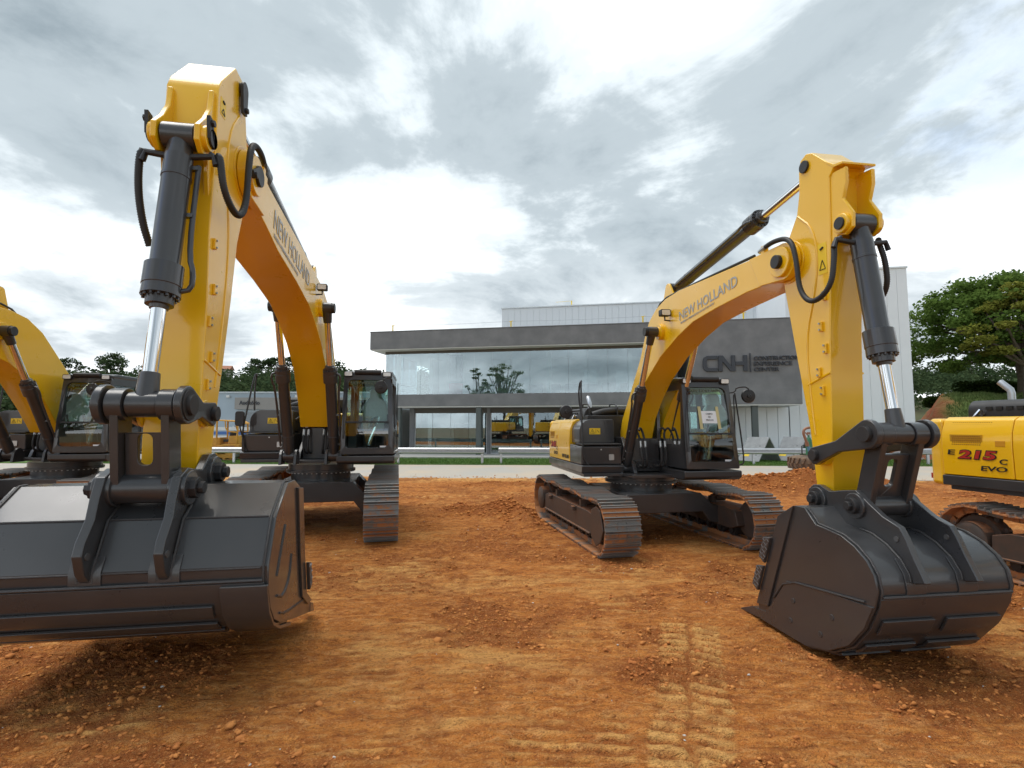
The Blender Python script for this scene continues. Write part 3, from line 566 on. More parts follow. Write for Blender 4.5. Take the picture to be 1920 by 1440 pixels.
# ground floor
MB().bb(-7.75, -7.40, 1.6, 2.1, 0, 3.18).build('pier', CONC, B, .01); MB().bb(-2.08, -1.84, 1.6, 2.1, 0, 3.18).build('pier', CONC, B, .01); MB().bb(8.9, 9.3, 1.6, 2.1, 0, 3.18).build('pier', CONC, B, .01); MB().bb(13.3, 13.8, 1.6, 3.0, 0, 3.16).build('pier', CONC, B, .01)
for (a, b_) in ((-7.39, -2.09), (-1.83, 8.89), (9.31, 13.29)):
    MB().bb(a, b_, 1.65, 1.95, 2.82, 3.18).build('lintel', BROWN, B, smooth=0)
    MB().bb(a, b_, 1.70, 1.80, .0, .07).build('window_sill', ALU, B, smooth=0)
    k = max(2, round((b_ - a) / 1.34)); dx = (b_ - a) / k
    pn = MB().bb(0, dx - .02, 0, .014, .075, 2.815).build('window_pane', BGL, B, smooth=0, loc=(a + .01, 1.74, 0))
    for i in range(1, k): share(pn, 'window_pane', B, (a + .01 + i * dx, 1.74, 0), (0, 0, rng.normal(0, .002)))
    for e in (a, b_ - .05): MB().bb(e, e + .05, 1.70, 1.82, .07, 2.82).build('window_frame', ALU, B, smooth=0)
for xx in (-8.07, -2.35, 3.4, 9.1, 15.08): MB().bb(xx - .17, xx + .17, .25, .59, 0, 3.18).build('column', DCOL, B, .01)
MB().bb(-9.6, 13.3, 8.4, 8.6, 0, 3.18).build('ground_back_wall', WIN, B, smooth=0); MB().bb(-9.6, -9.4, 2.3, 8.4, 0, 3.18).build('ground_side_wall', WIN, B, smooth=0)
MB().bb(-9.4, 13.2, 2.0, 8.4, .002, .03).build('ground_floor', FLR, B, smooth=0)
MB().bb(-1.86, -1.6, 2.2, 8.4, .03, 3.18).build('room_divider', mat('dark_wall', (.07, .07, .07), .8), B, smooth=0); MB().bb(-1.6, 8.9, 7.9, 8.1, .03, 3.18).build('inner_back_wall', mat('dark_wall', (.07, .07, .07), .8), B, smooth=0)
MB().bb(-6.5, -5.2, 8.33, 8.39, .03, 2.1).build('inner_door', mat('door_dark', (.05, .045, .04), .5), B)
MB().bb(-7.2, -6.9, 4.0, 4.1, .03, 2.8).build('inner_screen', ALU, B)
# stackable chairs in the lit room
def chair(x, y):
    c = empty('chair', (0, 0, 0)); c.location = B.location + Matrix.Rotation(rad(-10.5), 3, 'Z') @ Vector((x, y, .03)); c.rotation_euler = (0, 0, rad(-10.5) + rng.normal(0, .15)); tag(c, 'black chair in the row inside the ground-floor room of the grey building', 'chair', 'black chairs inside the ground-floor room')
    MB().bb(-.24, .24, -.24, .24, .42, .5).build('seat', DRK, c, .02); MB().bb(-.24, .24, -.28, -.22, .5, .95).build('backrest', DRK, c, .02)
    for sx in (-1, 1):
        for sy in (-1, 1): MB().tube([(sx * .2, sy * .2, 0), (sx * .2, sy * .2, .42)], .018, 6).build('leg', DRK, c)
for i in range(6): chair(-5.0 + .62 * i, 5.0 + .1 * (i % 2))
# roof line posts
for xx in (-9.1, -.35, 8.6, 14.9):
    MB().tube([(xx, 1.5, 8.5), (xx, 1.5, 9.22)], .05, 6).tube([(xx - .12, 1.5, 9.18), (xx + .14, 1.5, 9.22)], .025, 5).build('safety_post', LBL, B)
for a, b_ in ((-9.1, -.35), (-.35, 8.6), (8.6, 14.9)): MB().tube([(a, 1.5, 9.2), ((a + b_) / 2, 1.5, 9.13), (b_, 1.5, 9.2)], .012, 4, 1).build('safety_cable', STL, B)

# ------------------------------------------------------------------ white halls
def hall(label, u0, u1, v0, depth, top, pitch, left_side=True):
    c = B.location + Matrix.Rotation(rad(-10.5), 3, 'Z') @ Vector((u0, v0, 0)); H = empty('warehouse', c, rad(-10.5)); tag(H, label, 'warehouse', None); wd = u1 - u0
    MB().bb(.05, wd - .05, .06, depth, 0, top - .05).build('wall_core', WPAN, H, smooth=0); n = int(round(wd / pitch)); dx = wd / n
    pn = MB().prism([(.004, .05), (.012, .03), (dx - .012, .03), (dx - .004, .05)], 0, top - .12, 'z').build('wall_panel', WPAN, H, smooth=0)
    for i in range(1, n): share(pn, 'wall_panel', H, (i * dx, 0, 0))
    MB().bb(-.04, wd + .04, -.05, depth + .05, top - .115, top).build('roof_trim', mat('roof_trim_white', (.68, .72, .73), .4), H, .01)
    ns = int(round(depth / 1.0)); sp_ = None
    for k, xx in ((1, wd),):
        for i in range(ns):
            if sp_ is None: sp_ = MB().prism([(0, .03), (.05, .06), (.05, .94), (0, .97)], 0, top - .12, 'z').build('wall_panel', WPAN, H, smooth=0, loc=(xx - .05, i, 0))
            else: share(sp_, 'wall_panel', H, (xx - .05, i, 0))
    return H
h1 = hall('pale ribbed metal hall rising behind the roof of the grey building', -2.8, 18.9, 10.2, 22, 12.2, .56)
h2 = hall('tall white ribbed metal hall standing between the grey building and the grass bank', 17.9, 25.2, 3.0, 24, 12.15, .62)
for H, xs_ in ((h1, (6.0, 20.2)), (h2, (6.2,))):
    for xx in xs_: MB().tube([(xx, 1.2, 12.1), (xx, 1.2, 12.85)], .05, 6).tube([(xx - 1.4, 1.2, 12.78), (xx, 1.2, 12.82)], .015, 4).build('safety_post', LBL, H)
LW = empty('panelled_wall', B.location + Matrix.Rotation(rad(-10.5), 3, 'Z') @ Vector((13.85, 3.0, 0)), rad(-10.5)); tag(LW, 'low white panelled wall under the sign wall with grey boards leaning near it', 'wall')
pn = None
MB().bb(0, 4.0, .055, .3, 0, 3.15).build('wall_core', WPAN, LW, smooth=0)
for i in range(6):
    if pn is None: pn = MB().prism([(.01, .05), (.03, 0), (.63, 0), (.65, .05)], .0, 3.15, 'z').build('wall_panel', WPAN, LW, smooth=0)
    else: share(pn, 'wall_panel', LW, (i * .66, 0, 0))

# ------------------------------------------------------------------ auditorium, left
A_ = empty('auditorium', (-40, 45, .1)); tag(A_, 'low blue-grey auditorium with a flat roof and a plain name board', 'building')
MB().bb(0, 30, 0, 14, -.3, 4.75).build('wall', AUDW, A_, .02); MB().bb(-.1, 30.1, -.1, 14.1, 4.752, 4.86).build('roof_coping', mat('aud_coping', (.50, .54, .56), .6), A_, .01)
sb = MB().bb(16.3, 28.0, -.35, -.02, 3.35, 4.35).build('name_board', AUDS, A_, .01); text('name_lettering', 'Auditório', SIGN, sb, (16.7, -.38, 3.72), (1, 0, 0), (0, 0, 1), .36, 1.75, .02, .02)
for xx in (15.6, 21.5): MB().box((xx, -.12, 4.45), (.28, .2, .2)).build('flood_lamp', SOFF, A_, .02)
MB().bb(16.6, 27.6, -.012, -.002, .05, 3.1).build('recessed_glazing', mat('aud_glass_dark', (.20, .23, .25), .2), A_)
for xx in (20.0, 23.0): MB().bb(xx, xx + .35, -.06, -.003, 1.6, 2.3).build('notice', SOFF, A_)
sf = empty('striped_fence', (-25, 37, .1)); tag(sf, 'white, red and blue striped rail fence behind the bulldozer', 'fence')
for i, (m, z) in enumerate(((SOFF, 1.75), (mat('fence_blue', (.05, .13, .35), .6), 1.45), (SOFF, 1.15), (mat('fence_red', (.45, .10, .05), .6), .85), (mat('fence_blue', (.05, .13, .35), .6), .55))): MB().bb(0, 9, -.03, .03, z - .12, z + .10).build('rail', m, sf, .01)
for i in range(6): MB().bb(i * 1.76, i * 1.76 + .08, .04, .12, 0, 1.95).build('post', STL, sf)

# ------------------------------------------------------------------ guard rails
def guardrail(label, xa, xb, off, step=4.0):
    za = .05; g = empty('guard_rail', (xa, road_edge(xa) + off, za), math.atan(ROADS)); tag(g, label, 'guard rail', 'guard rails along the pale road'); Ln = (xb - xa) * math.sqrt(1 + ROADS ** 2)
    pf = [(0, .86), (-.03, .85), (-.085, .80), (-.085, .76), (-.02, .72), (-.02, .69), (-.085, .65), (-.085, .61), (-.03, .56), (0, .55)]
    mb = MB(); nn = len(pf); mb.add([(x_, y_, z_) for x_ in (0, Ln) for (y_, z_) in pf] + [(x_, y_ + .008, z_) for x_ in (0, Ln) for (y_, z_) in pf], [(i, i + 1, nn + i + 1, nn + i) for i in range(nn - 1)] + [(2 * nn + i, 3 * nn + i, 3 * nn + i + 1, 2 * nn + i + 1) for i in range(nn - 1)])
    mb.build('beam', STL, g, smooth=30); n = max(1, int(Ln / step)); ps = None
    for i in range(n + 1):
        x_ = .12 + (Ln - .24) * i / n
        if ps is None: ps = MB().bb(-.06, .06, .01, .10, -.3, .84).build('post', STL, g, .006, loc=(x_, 0, 0))
        else: share(ps, 'post', g, (x_, 0, 0))
    return g
guardrail('galvanised guard rail ending in front of the first dark column of the grey building', -24, -1.45, 7.1)
guardrail('galvanised guard rail running in front of the wide dark window of the grey building', -.7, 30, 7.25)

# ------------------------------------------------------------------ small things by the road
def aframe(x, y, rz, label):
    a = empty('a_frame_board', (x, y, .1), rz); tag(a, label, 'board', 'grey boards propped up as tents by the wall')
    for s in (-1, 1):
        o = MB().box((s * .48, 0, .66), (.05, 1.35, 1.62), Matrix.Rotation(rad(-s * 36), 3, 'Y')).build('panel', WOODG, a, .006)
        if s < 0:
            R_ = Matrix.Rotation(rad(36), 3, 'Y'); c = Vector((-.48, 0, .66)) + R_ @ Vector((-.03, .28, -.42)); MB().box(c, (.006, .40, .18), R_).build('sticker', LBL, a)
            for k in range(3): MB().box(Vector((-.48, 0, .66)) + R_ @ Vector((-.028, -.35, -.4 + .3 * k)), (.006, .10, .03), R_).build('slot', PLBK, a)
aframe(13.9, 29.6, rad(28), 'grey boards propped up like a tent behind the guard rail near the panelled wall')
aframe(16.1, 29.9, rad(30), 'grey boards propped up like a tent next to the gas cylinder trolley')
# tyres
def tyre(z, label):
    ty = empty('tyre', (10.75, 18.7, z)); tag(ty, label, 'tyre', 'old tyres stacked beside the road')
    MB().lathe((0, 0, 0), (0, 0, .5), [(0, .42), (.0, .70), (.05, .80), (.14, .845), (.34, .845), (.43, .80), (.48, .70), (.48, .42), (.40, .40), (.08, .40), (.0, .42)], 40).build('carcass', TYRE, ty, smooth=50); lug = None
    R0 = .845
    for i in range(26):
        a = i * 6.28318 / 26
        for s in (-1, 1):
            if lug is None: lug = {}
            if s not in lug:
                lug[s] = MB().add([(R0 - .02, q[0], q[1]) for q in ((-.05, .24), (.04, .24), (.12, .24 + s * .2), (.02, .24 + s * .2))] + [(R0 + (.04 if k < 2 else .02), q[0], q[1]) for k, q in enumerate(((-.04, .24), (.03, .24), (.105, .24 + s * .19), (.03, .24 + s * .19)))], [(0, 1, 2, 3), (4, 5, 6, 7), (0, 1, 5, 4), (1, 2, 6, 5), (2, 3, 7, 6), (3, 0, 4, 7)]).build('tread_block', TYRE, ty, smooth=0, rot=(0, 0, a))
            else: share(lug[s], 'tread_block', ty, (0, 0, 0), (0, 0, a + (.12 if s > 0 else 0)))
tyre(.03, 'old dusty tyre lying on the ground under another tyre'); tyre(.52, 'old dusty tyre lying on top of another tyre, treads packed with soil')
gp = empty('bent_pipe', (10.35, 18.5, 1.0)); tag(gp, 'bent copper-brown pipe with a blue joint standing on the stacked tyres', 'pipe')
MB().tube([(.05, 0, .38), (-.02, 0, .62), (-.10, 0, .85), (.0, 0, 1.0), (.3, 0, 1.02), (.5, 0, .95)], .045, 10, 2).build('pipe', COPP, gp); MB().cyl((.12, 0, .16), (.07, 0, .34), .06, n=12).build('joint', mat('joint_blue', (.10, .25, .38), .5), gp); MB().cyl((.17, 0, .0), (.12, 0, .16), .045, n=10).build('pipe_foot', DRK, gp); MB().cyl((.04, 0, .36), (.02, 0, .5), .065, n=12).build('collar', COPP, gp)
tr_ = empty('gas_cylinder_trolley', (12.2, 21.6, .04)); tag(tr_, 'green gas cylinder on a dark frame trolley beside the tyres', 'trolley')
MB().lathe((0, 0, .15), (0, 0, 2), [(0, .10), (.02, .13), (1.25, .13), (1.38, .07), (1.42, .04), (1.5, .04)], 20).build('gas_cylinder', GRN, tr_); MB().tube([(-.3, 0, .1), (-.3, 0, 1.2), (-.1, 0, 1.3), (.25, 0, 1.3), (.25, 0, .1)], .025, 8).tube([(-.3, 0, .7), (.25, 0, .7)], .02, 6).bb(-.35, .35, -.2, .2, .08, .13).build('frame', DRK, tr_); MB().box((0, 0, 1.72), (.12, .06, .1)).tube([(0, 0, 1.6), (-.16, 0, 1.78)], .02, 6).build('valve', COPP, tr_)
for s in (-1, 1): MB().cyl((s * .3, -.1, .11), (s * .3, -.05, .11), .11, n=16).build('wheel', RUB, tr_)
# ------------------------------------------------------------------ bulldozer
D = empty('bulldozer', (-17.0, 31.0, .06), rad(180)); tag(D, 'small old yellow bulldozer with an open canopy on the grass strip', 'bulldozer')
for s in (-1, 1):
    y = s * .75
    mb = MB(); loop = [(1.15, .15), (1.0, .06), (-1.0, .06), (-1.2, .2), (-1.25, .45), (-1.1, .72), (-.9, .80), (.95, .62), (1.15, .45)]
    tf = MB().prism([(1.0, .16), (-.9, .16), (-.9, .36), (1.0, .36)], y - .12, y + .12).build('track_frame', OLDY, D, .02)
    P = np.array(loop + loop[:1]); dd = np.hypot(*np.diff(P, axis=0).T); cum = np.concatenate([[0], np.cumsum(dd)]); sh = None
    for i in range(34):
        q = cum[-1] * (i + .5) / 34; xq, zq = np.interp(q, cum, P[:, 0]), np.interp(q, cum, P[:, 1]); x2, z2 = np.interp((q + .03) % cum[-1], cum, P[:, 0]), np.interp((q + .03) % cum[-1], cum, P[:, 1]); an = math.atan2(z2 - zq, x2 - xq)
        if sh is None: sh = MB().bb(-.09, .09, -.2, .2, -.015, .015).bb(-.085, -.07, -.2, .2, .015, .05).build('track_shoe', SHOE, tf, smooth=0)
        if i == 0: sh.location = (xq, y, zq); sh.rotation_euler = (0, -an, 0)
        else: share(sh, 'track_shoe', tf, (xq, y, zq), (0, -an, 0))
    MB().cyl((-.88, y - .08, .43), (-.88, y + .1, .43), .30, n=20).build('sprocket', OLDY, tf); MB().cyl((.82, y - .08, .33), (.82, y + .1, .33), .22, n=20).build('idler', OLDY, tf)
    for i in range(4): MB().cyl((-.5 + i * .33, y - .1, .15), (-.5 + i * .33, y + .1, .15), .09, n=12).build('roller', OLDY, tf)
    MB().prism([(1.9, .25), (1.85, .38), (.3, .52), (-.2, .42), (-.2, .30), (.3, .34)], y + s * .22, y + s * .30).build('push_arm', OLDY, D, .01)
    MB().tube([(1.8, y * .8, .75), (1.1, y * .7, 1.1), (.7, y * .6, 1.0)], .05, 8).build('lift_ram', OLDY, D)
    MB().prism([(.55, .55), (.95, .6), (1.05, 1.0), (.75, 1.15), (.5, .95)], y * .55 - .05, y * .55 + .05).build('bracket', OLDY, D, .01)
MB().prism([(.0, .62), (1.25, .62), (1.3, 1.15), (1.2, 1.28), (0, 1.32)], -.42, .42).build('hood', OLDY, D, .04); MB().prism([(-1.25, .72), (0, .62), (0, .85), (-.35, .95), (-1.25, .95)], -.62, .62).build('chassis', OLDY, D, .03)
MB().prism([(-1.2, .95), (-.55, .95), (-.55, 1.42), (-1.15, 1.42)], -.55, .55).build('fuel_tank', OLDY, D, .05); MB().bb(-1.0, -.85, -.28, -.27, 1.1, 1.2).build('plate', DRK, D); MB().prism([(-.52, 1.05), (-.1, 1.05), (-.12, 1.2), (-.42, 1.22), (-.5, 1.7), (-.62, 1.68)], -.28, .28).build('seat', DRK, D, .03)
MB().sheet([(1.85, .12), (1.72, .35), (1.75, .7), (1.92, .95)], .05, -1.25, 1.25).build('blade', OLDY, D, .01); MB().tube([(.7, .2, 1.25), (.7, .2, 1.9)], .05, 8).build('exhaust', DRK, D)
MB().prism([(.35, 2.30), (.38, 2.36), (-.9, 2.30), (-1.15, 2.18), (-1.2, 2.08), (-1.1, 2.10), (-.88, 2.22)], -.62, .62).build('canopy', OLDY, D, .02)
for s in (-1, 1):
    MB().tube([(.1, s * .58, .9), (.12, s * .58, 2.3)], .05, 8).build('canopy_post', OLDY, D); MB().tube([(-1.05, s * .58, .9), (-1.12, s * .58, 2.05), (-.95, s * .58, 2.22)], .05, 8, 1).build('canopy_post', OLDY, D); MB().tube([(-.35, s * .58, 2.28), (-.4, s * .58, 1.8), (-.6, s * .58, 1.66), (-1.12, s * .58, 1.62)], .035, 8, 1).build('guard_bar', OLDY, D)

# ------------------------------------------------------------------ excavators
SPEC_B = dict(bw=.25, pivot=(4.84, 3.9), foot=(-.22, 1.66),
    top=[(-.48, 1.62), (-.48, 1.83), (-.28, 2.22), (.25, 2.80), (.71, 3.33), (.98, 3.76), (1.17, 3.97), (1.45, 4.12), (1.83, 4.21), (2.34, 4.23), (3.79, 4.15), (4.62, 4.10)],
    low=[(4.62, 3.73), (4.14, 3.74), (3.4, 3.70), (2.76, 3.64), (2.24, 3.50), (1.6, 3.26), (.95, 2.89), (.55, 2.56), (.22, 2.21), (.05, 1.85), (0, 1.62)], nose=.21,
    arm=[(5.04, 4.84), (5.07, 4.95), (5.16, 4.985), (5.25, 4.95), (5.54, 4.66), (5.47, 4.58), (5.45, 3.98), (5.38, 2.95), (5.35, 2.06), (5.33, 1.45), (5.27, 1.28), (5.18, 1.28), (5.11, 1.40), (5.04, 2.06), (4.87, 2.92), (4.74, 3.60), (4.70, 3.80), (4.70, 3.98), (4.80, 4.12), (4.98, 4.38), (5.03, 4.6)], aw=.18,
    ac=((1.72, 4.42), (5.14, 4.85), .69, .092, .05), acp=(5.14, 4.85), bc=((5.60, 4.05), (5.90, 2.02), .64, .098, .05), bcp=(5.60, 4.05),
    brk=[(5.44, 4.62), (5.66, 4.60), (5.66, 4.45), (5.61, 4.3), (5.72, 4.12), (5.71, 3.98), (5.62, 3.93), (5.53, 3.96), (5.42, 3.82)],
    l0=(5.26, 1.80), l1=(5.90, 2.02), p0=(5.23, 1.37), p1=(5.70, 1.37), ly=.25, gy=.24,
    bo=[(5.31, 1.32), (5.44, 1.32), (5.58, 1.19), (5.74, 1.17), (5.88, 1.15), (6.02, 1.09), (6.14, 1.0), (6.21, .9), (6.235, .78), (6.20, .65), (6.10, .45), (5.93, .25), (5.69, .11), (5.40, .035), (5.02, .035), (4.70, .04)],
    bs=[(4.66, .19), (5.07, 1.18)], bwid=.64, bcen=.05, tip=(4.30, .005), strips=(.44, .86),
    ear=[(5.08, 1.27), (5.09, 1.45), (5.16, 1.50), (5.25, 1.51), (5.38, 1.46), (5.55, 1.49), (5.70, 1.51), (5.84, 1.41), (5.98, 1.32), (6.14, 1.26), (6.19, 1.18), (6.25, 1.05), (6.35, .86), (6.24, .83), (6.14, .98), (5.9, 1.10), (5.6, 1.13), (5.4, 1.2)],
    seam=[(5.0, 4.36), (5.22, 4.15), (5.27, 3.8), (5.2, 3.45), (5.04, 3.0), (5.08, 2.4), (5.12, 2.0)], cyl=((.33, 1.28), (1.66, 3.68), .60, .085, .05), cy=.42, lamp=(1.99, 3.93), textside=-1,
    txt=((2.34, 3.74), (3.95, 3.88), .145))
SPEC_A = dict(bw=.30, pivot=(6.02, 4.76), foot=(-.15, 1.95),
    top=[(-.45, 2.06), (-.22, 2.55), (.30, 3.2), (.78, 3.78), (1.12, 4.18), (1.5, 4.45), (1.9, 4.58), (2.24, 4.63), (3.5, 4.77), (5.3, 4.93), (5.75, 5.0)],
    low=[(5.75, 4.50), (5.45, 4.44), (4.92, 4.31), (3.9, 4.18), (3.05, 4.03), (2.6, 3.86), (1.99, 3.57), (1.42, 3.16), (1.02, 2.6), (.78, 2.2), (.70, 2.06)], nose=.26,
    arm=[(6.18, 5.72), (6.36, 5.73), (6.70, 5.36), (6.76, 5.24), (6.77, 4.55), (6.82, 3.85), (6.80, 3.14), (6.85, 1.94), (6.84, 1.70), (6.76, 1.56), (6.64, 1.56), (6.56, 1.68), (6.50, 2.1), (6.38, 2.6), (6.22, 3.37), (6.12, 3.97), (5.92, 4.5), (5.83, 4.66), (5.83, 4.86), (5.94, 5.05), (6.0, 5.3), (6.07, 5.6)], aw=.225,
    ac=((1.9, 4.93), (6.20, 5.60), .70, .105, .055), acp=(6.20, 5.60), bc=((6.92, 4.66), (7.28, 2.26), .62, .112, .057), bcp=(6.92, 4.66),
    brk=[(6.74, 5.2), (6.80, 5.2), (6.83, 5.0), (6.93, 4.85), (7.06, 4.72), (7.06, 4.58), (6.96, 4.50), (6.86, 4.5), (6.80, 4.2), (6.74, 4.0)],
    l0=(6.79, 2.20), l1=(7.28, 2.26), p0=(6.69, 1.68), p1=(7.20, 1.60), ly=.255, gy=.265,
    bo=[(6.70, 1.60), (6.94, 1.60), (7.28, 1.36), (7.44, 1.02), (7.43, .84), (7.36, .68), (7.24, .55), (7.05, .455), (6.5, .30), (5.80, .12)],
    bs=[(5.86, .26), (6.14, .42), (6.28, .86), (6.44, 1.5)], bwid=1.05, bcen=-.05, tip=(5.56, .05), strips=(.415, .70),
    ear=[(6.53, 1.58), (6.54, 1.78), (6.66, 1.85), (6.78, 1.84), (6.92, 1.72), (7.08, 1.74), (7.20, 1.76), (7.33, 1.70), (7.39, 1.55), (7.43, 1.40), (7.53, 1.25), (7.56, 1.16), (7.51, 1.02), (7.42, .92), (7.34, 1.15), (7.1, 1.4), (6.8, 1.52)],
    seam=[(6.22, 5.3), (6.46, 5.0), (6.5, 4.5), (6.36, 4.05), (6.38, 3.4), (6.5, 2.7), (6.56, 2.45)], cyl=((1.0, 1.50), (2.2, 4.18), .60, .10, .058), cy=.42, lamp=(2.53, 4.46), textside=1,
    txt=((5.15, 4.52), (3.12, 4.30), .25))
def rotspec(sp, deg):
    f = sp['foot']; c, s = math.cos(rad(deg)), math.sin(rad(deg))
    def r(p): x, z = p[0] - f[0], p[1] - f[1]; return (f[0] + c * x - s * z, f[1] + s * x + c * z)
    o = dict(sp)
    for k in ('top', 'low', 'arm', 'brk', 'bo', 'bs', 'ear', 'seam'): o[k] = [r(p) for p in sp[k]]
    for k in ('pivot', 'acp', 'bcp', 'l0', 'l1', 'p0', 'p1', 'tip', 'lamp'): o[k] = r(sp[k])
    for k in ('ac', 'bc'): q = sp[k]; o[k] = (r(q[0]), r(q[1])) + q[2:]
    q = sp['cyl']; o['cyl'] = (q[0], r(q[1])) + q[2:]; q = sp['txt']; o['txt'] = (r(q[0]), r(q[1]), q[2]); return o

def cylinder(root, name, p0, p1, frac, r, rr, y, eye=.12, rodeye=.12, pipe=None, m=BLK):
    """hydraulic ram from p0 (barrel eye) to p1 (rod eye), both (x,z), in the plane y"""
    a = Vector((p0[0], y, p0[1])); b = Vector((p1[0], y, p1[1])); d = (b - a); Ln = d.length; d.normalize(); Lb = Ln * frac
    mb = MB(); mb.cyl(a + Vector((0, -eye, 0)), a + Vector((0, eye, 0)), r * 1.05, n=24); mb.cyl(a + d * r * .6, a + d * r * 2.0, r * .85, r, n=24)
    mb.lathe(a + d * r * 1.9, b, [(0, r), (Lb * .12, r), (Lb * .122, r * 1.05), (Lb * .14, r * 1.05), (Lb * .142, r), (Lb - r * 4.2, r), (Lb - r * 4.15, r * 1.02), (Lb - r * 1.9, r * 1.02)], 28)
    o = mb.build(name, m, root)
    g = MB(); e = a + d * (Lb - r * 2.4)
    g.lathe(e, b, [(0, r * 1.03), (.01, r * 1.3), (r * 1.7, r * 1.32), (r * 1.75, r * 1.27), (r * 2.5, r * 1.30), (r * 2.55, r * .95), (r * 3.2, r * .93), (r * 3.25, rr * 1.3), (r * 3.5, rr * 1.2)], 28)
    s = d.orthogonal().normalized(); u = d.cross(s)
    for i in range(14):
        q = e + d * r * 2.5 + (s * math.cos(i * .4488) + u * math.sin(i * .4488)) * r * 1.12; g.cyl(q, q + d * r * .2, r * .12, n=6)
    g.build('gland', m, o)
    MB().cyl(e + d * r * 3, b - d * rr * 1.5, rr, n=28).build('rod', CHR, o)
    k = MB(); k.cyl(b + Vector((0, -rodeye, 0)), b + Vector((0, rodeye, 0)), rr * 1.75, n=24); k.cyl(b - d * rr * 4.5, b - d * rr * .8, rr * 1.25, rr * 1.5, n=20); k.build('rod_eye', m, o)
    if pipe:
        sx = Vector((0, pipe, 0)); n_ = Vector((d.z, 0, -d.x)); off = sx * (r * 1.35) + n_ * r * .35
        mb = MB(); mb.tube([a + d * r * 2.3 + off * 1.0, a + d * (Lb * .55) + off, e + off * 1.1 - d * r * .8, e + off * 1.35 + d * r * .3, e + off * 1.35 + d * r * 1.7, e + off * .8 + d * r * 2.0], r * .2, 10, 1)
        for q in (a + d * r * 2.6, a + d * Lb * .5): mb.box(q + off * .8, (r * .5, r * .7, r * .3))
        mb.build('oil_pipe', m, o)
    return o

def make_shoe(us, wdt=.60):
    mb = MB(); p = .19 * us; h = wdt / 2
    mb.prism([(-p * .49, -.012), (p * .47, -.012), (p * .47, .006), (-p * .49, .006)], -h, h)
    for gx in (-.46, -.02, .42): mb.prism([(p * gx - .012, .004), (p * gx + .012, .004), (p * gx + .008, .046), (p * gx - .008, .046)], -h, h)
    for yy in (-.09, .09): mb.bb(-p * .5, p * .5, yy - .02, yy + .02, -.10, -.013)
    for yy in (-.075, .075):
        for q in (-.2, .2): mb.cyl((p * q, yy, .004), (p * q, yy, .022), .014, n=6)
    o = mb.build('track_shoe', SHOE, None, smooth=0); return o
def belt(xf, xr, r, sag, us):
    """closed track line in (x,z), outside the chain: list of (x, z, angle)"""
    zc = r + .035; pts = []
    n = 260; zb = .035
    bot = [(x, zb + .10 * max(0, (x - (xf - r - .25)) / .25) ** 2 * 0) for x in np.linspace(xf - r, xr + r, n)]
    rear = [(xr + r + r * math.cos(a), zc + r * math.sin(a)) for a in np.linspace(-math.pi / 2, -1.5 * math.pi, n)]
    top = []
    L_ = (xf - r) - (xr + r)
    for x in np.linspace(xr + r, xf - r, n):
        k = (x - (xr + r)) / L_; top.append((x, zc + r - sag * (math.sin(k * math.pi * 3) ** 2) - .05 * k * k))
    front = [(xf - r + (r - .025) * math.cos(a), zc - .025 + (r - .025) * math.sin(a)) for a in np.linspace(math.pi / 2, -math.pi / 2, n)]
    P = np.array(bot + rear + top + front); d = np.hypot(*np.diff(np.vstack([P, P[:1]]), axis=0).T); cum = np.concatenate([[0], np.cumsum(d)]); T = cum[-1]
    k = round(T / (.19 * us)); out = []
    for i in range(k):
        s = T * i / k; a, b = [np.array([np.interp(q % T, cum, np.append(P[:, j], P[0, j])) for j in (0, 1)]) for q in (s - .04, s + .04)]
        m = (a + b) / 2; t_ = b - a; out.append((m[0], m[1], math.atan2(t_[1], t_[0])))
    return out

